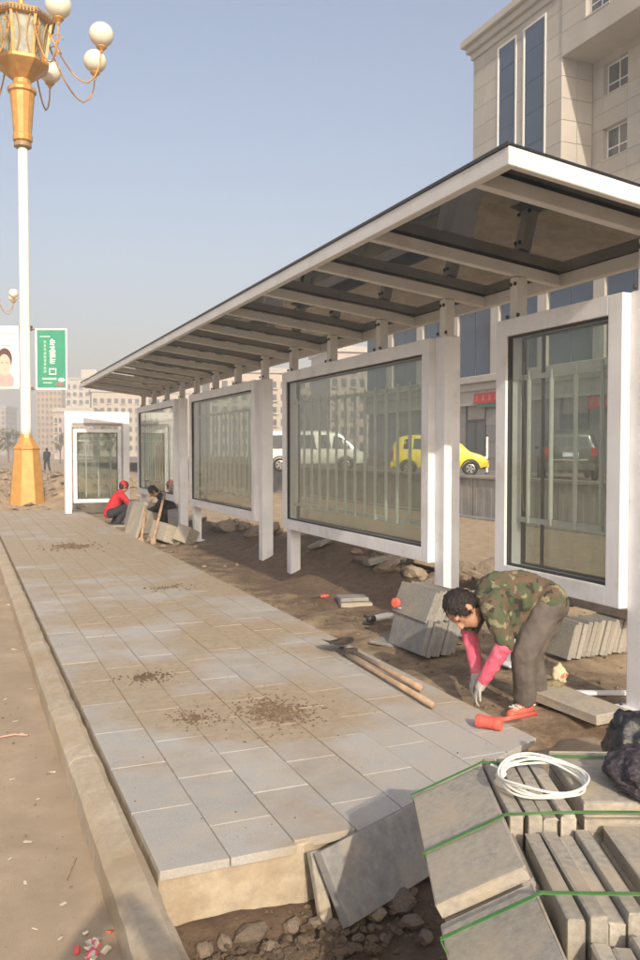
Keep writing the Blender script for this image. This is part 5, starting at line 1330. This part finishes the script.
walk = dict(pel=v(0, 0, .95), chest=v(.02, 0, 1.28), neck=v(.03, 0, 1.46), head=v(.06, 0, 1.58), up=v(.05, 0, 1), face=v(1, 0, -.1), shl=v(.02, .19, 1.38), shr=v(.02, -.19, 1.38), ell=v(-.06, .24, 1.12), elr=v(.08, -.24, 1.12), wrl=v(.06, .23, .90), wrr=v(.22, -.21, .95), hipl=v(0, .1, .92), hipr=v(0, -.1, .92), knl=v(.16, .1, .52), knr=v(-.02, -.1, .50), anl=v(.18, .1, .09), anr=v(-.26, -.1, .14))
ppos = pd(47, 471, 62)
small_person((ppos.x, ppos.y, gz(ppos.x, ppos.y)-.0), 1.9, walk, 1.0, dark_cloth, dark_cloth, hair_mat, 'pedestrian in dark clothes walking past the lamp pedestal', vox=.02)
photo = dict(walk); photo.update(ell=v(.16, .34, 1.34), elr=v(.16, -.34, 1.34), wrl=v(.30, .09, 1.66), wrr=v(.30, -.09, 1.66), knl=v(.02, .1, .5), anl=v(0, .11, .09), anr=v(0, -.11, .09), knr=v(.02, -.1, .5), head=v(.02, 0, 1.60), face=v(1, 0, .0))
o = small_person((-.08, -.42, -.15), math.pi/2-TH*.6, photo, 1.03, dark_cloth, dark_cloth, hair_mat, 'photographer in dark clothes standing on the road, casting the shadow on the kerb', vox=.02)

# ================================================================== CLUTTER around the crouching workers
def lean_slab(x, y, z, d, rot, mt, lab):
    p = px(x, y, z); o = link('paving_slab', box_mesh('paving_slab', d, .012, mt, .006, int(x)), loc=(p.x, p.y, z+d[2]*.45), rot=rot); tag(o, lab, 'slab')
lean_slab(136, 536, -.06, (.07, .55, .75), (0, .32, .25), slab_mat, 'tall pale slab leaning beside the red jacketed worker')
lean_slab(130, 527, -.06, (.06, .5, .62), (0, .25, .1), slab_dark, 'dark slab standing behind the tall pale leaning slab')
lean_slab(168, 541, -.06, (.45, .6, .34), (.1, .3, .3), slab_mat, 'thick pale slab block tilted at the pavement edge')
lean_slab(186, 543, -.06, (.28, .34, .32), (.2, .4, .6), slab_mat, 'small grey block leaning at the foot of the shelter post')
lean_slab(172, 525, -.06, (.5, .5, .45), (.15, -.1, .2), slab_dark, 'dark slab pile lump beside the crouching black clad worker')
lean_slab(118, 527, -.07, (.9, .35, .05), (0, .04, .1), slab_mat, 'flat pale slab lying before the glazed case')
lean_slab(146, 532, -.06, (.35, .45, .5), (.2, .25, .5), slab_mat, 'grey lump of slabs between the pale wooden poles')
lean_slab(178, 532, -.06, (.4, .3, .5), (-.15, .2, .9), slab_dark, 'dark upright block behind the small grey block')
lean_slab(125, 512, .05, (.5, .6, .3), (.1, .15, .3), slab_dark, 'dark heap of slabs behind the red jacketed worker')
for i, (x, y, s_) in enumerate([(150, 541, .10), (176, 546, .09), (163, 547, .06), (140, 545, .06), (196, 548, .07), (186, 536, .13)]):
    stone(x, y, -.06, s_, i, 'grey stone among the slabs around the crouching workers', group='stones around the crouching workers')
blob('cement_sack', tuple(px(152, 517, .1)), (.28, .35, .22), 9.7, .3, 2.0, surf('sack_grey', (.36, .35, .33), .9, .2, 6), 'slumped grey cement sack beside the black clad worker', 'sack')
def pole(a, b, r0, name, mt, lab, cat, head=None):
    a, b = Vector(a), Vector(b); r = empty(name, a, 0, lab, cat); MB().tube([(0, 0, 0), (b-a)*.5, b-a], [r0, r0*.95, r0*.85], 8).build('shaft', mt, r, smooth=True)
    MB().box((0, 0, 0), (.1, .03, .12)).build('head', steel if head else mt, r, .004)
za = px(141, 541, -.02); pole(za, pd(146, 506, (za-CAM).dot(FW)+.5), .03, 'pole', timber, 'pale wooden pole leaning on the tall slab', 'pole')
za = px(153, 541, -.02); pole(za, pd(165, 492, (za-CAM).dot(FW)+.7), .03, 'pole', timber, 'long pale wooden pole leaning toward the shelter post', 'pole')
za = px(160, 535, -.02); pole(pd(164, 500, 18.8), pd(174, 464, 18.9), .03, 'spade', timber_dark, 'dark tool handle rising beside the shelter post', 'tool', True)

# ================================================================== HAZE
hz = MB().bb(-1480, 1480, -290, 2950, -2.2, 62).build('haze', None)
tag(hz, 'pale dusty winter haze over the whole street', kind='stuff')
hm = bpy.data.materials.new('haze'); hm.use_nodes = True; n = hm.node_tree; n.nodes.clear()
vo = n.nodes.new('ShaderNodeVolumePrincipled'); vo.inputs['Color'].default_value = (.93, .93, .93, 1); vo.inputs['Density'].default_value = .0030; vo.inputs['Anisotropy'].default_value = 0.0
ou = n.nodes.new('ShaderNodeOutputMaterial'); n.links.new(vo.outputs[0], ou.inputs['Volume']); hz.data.materials.append(hm)
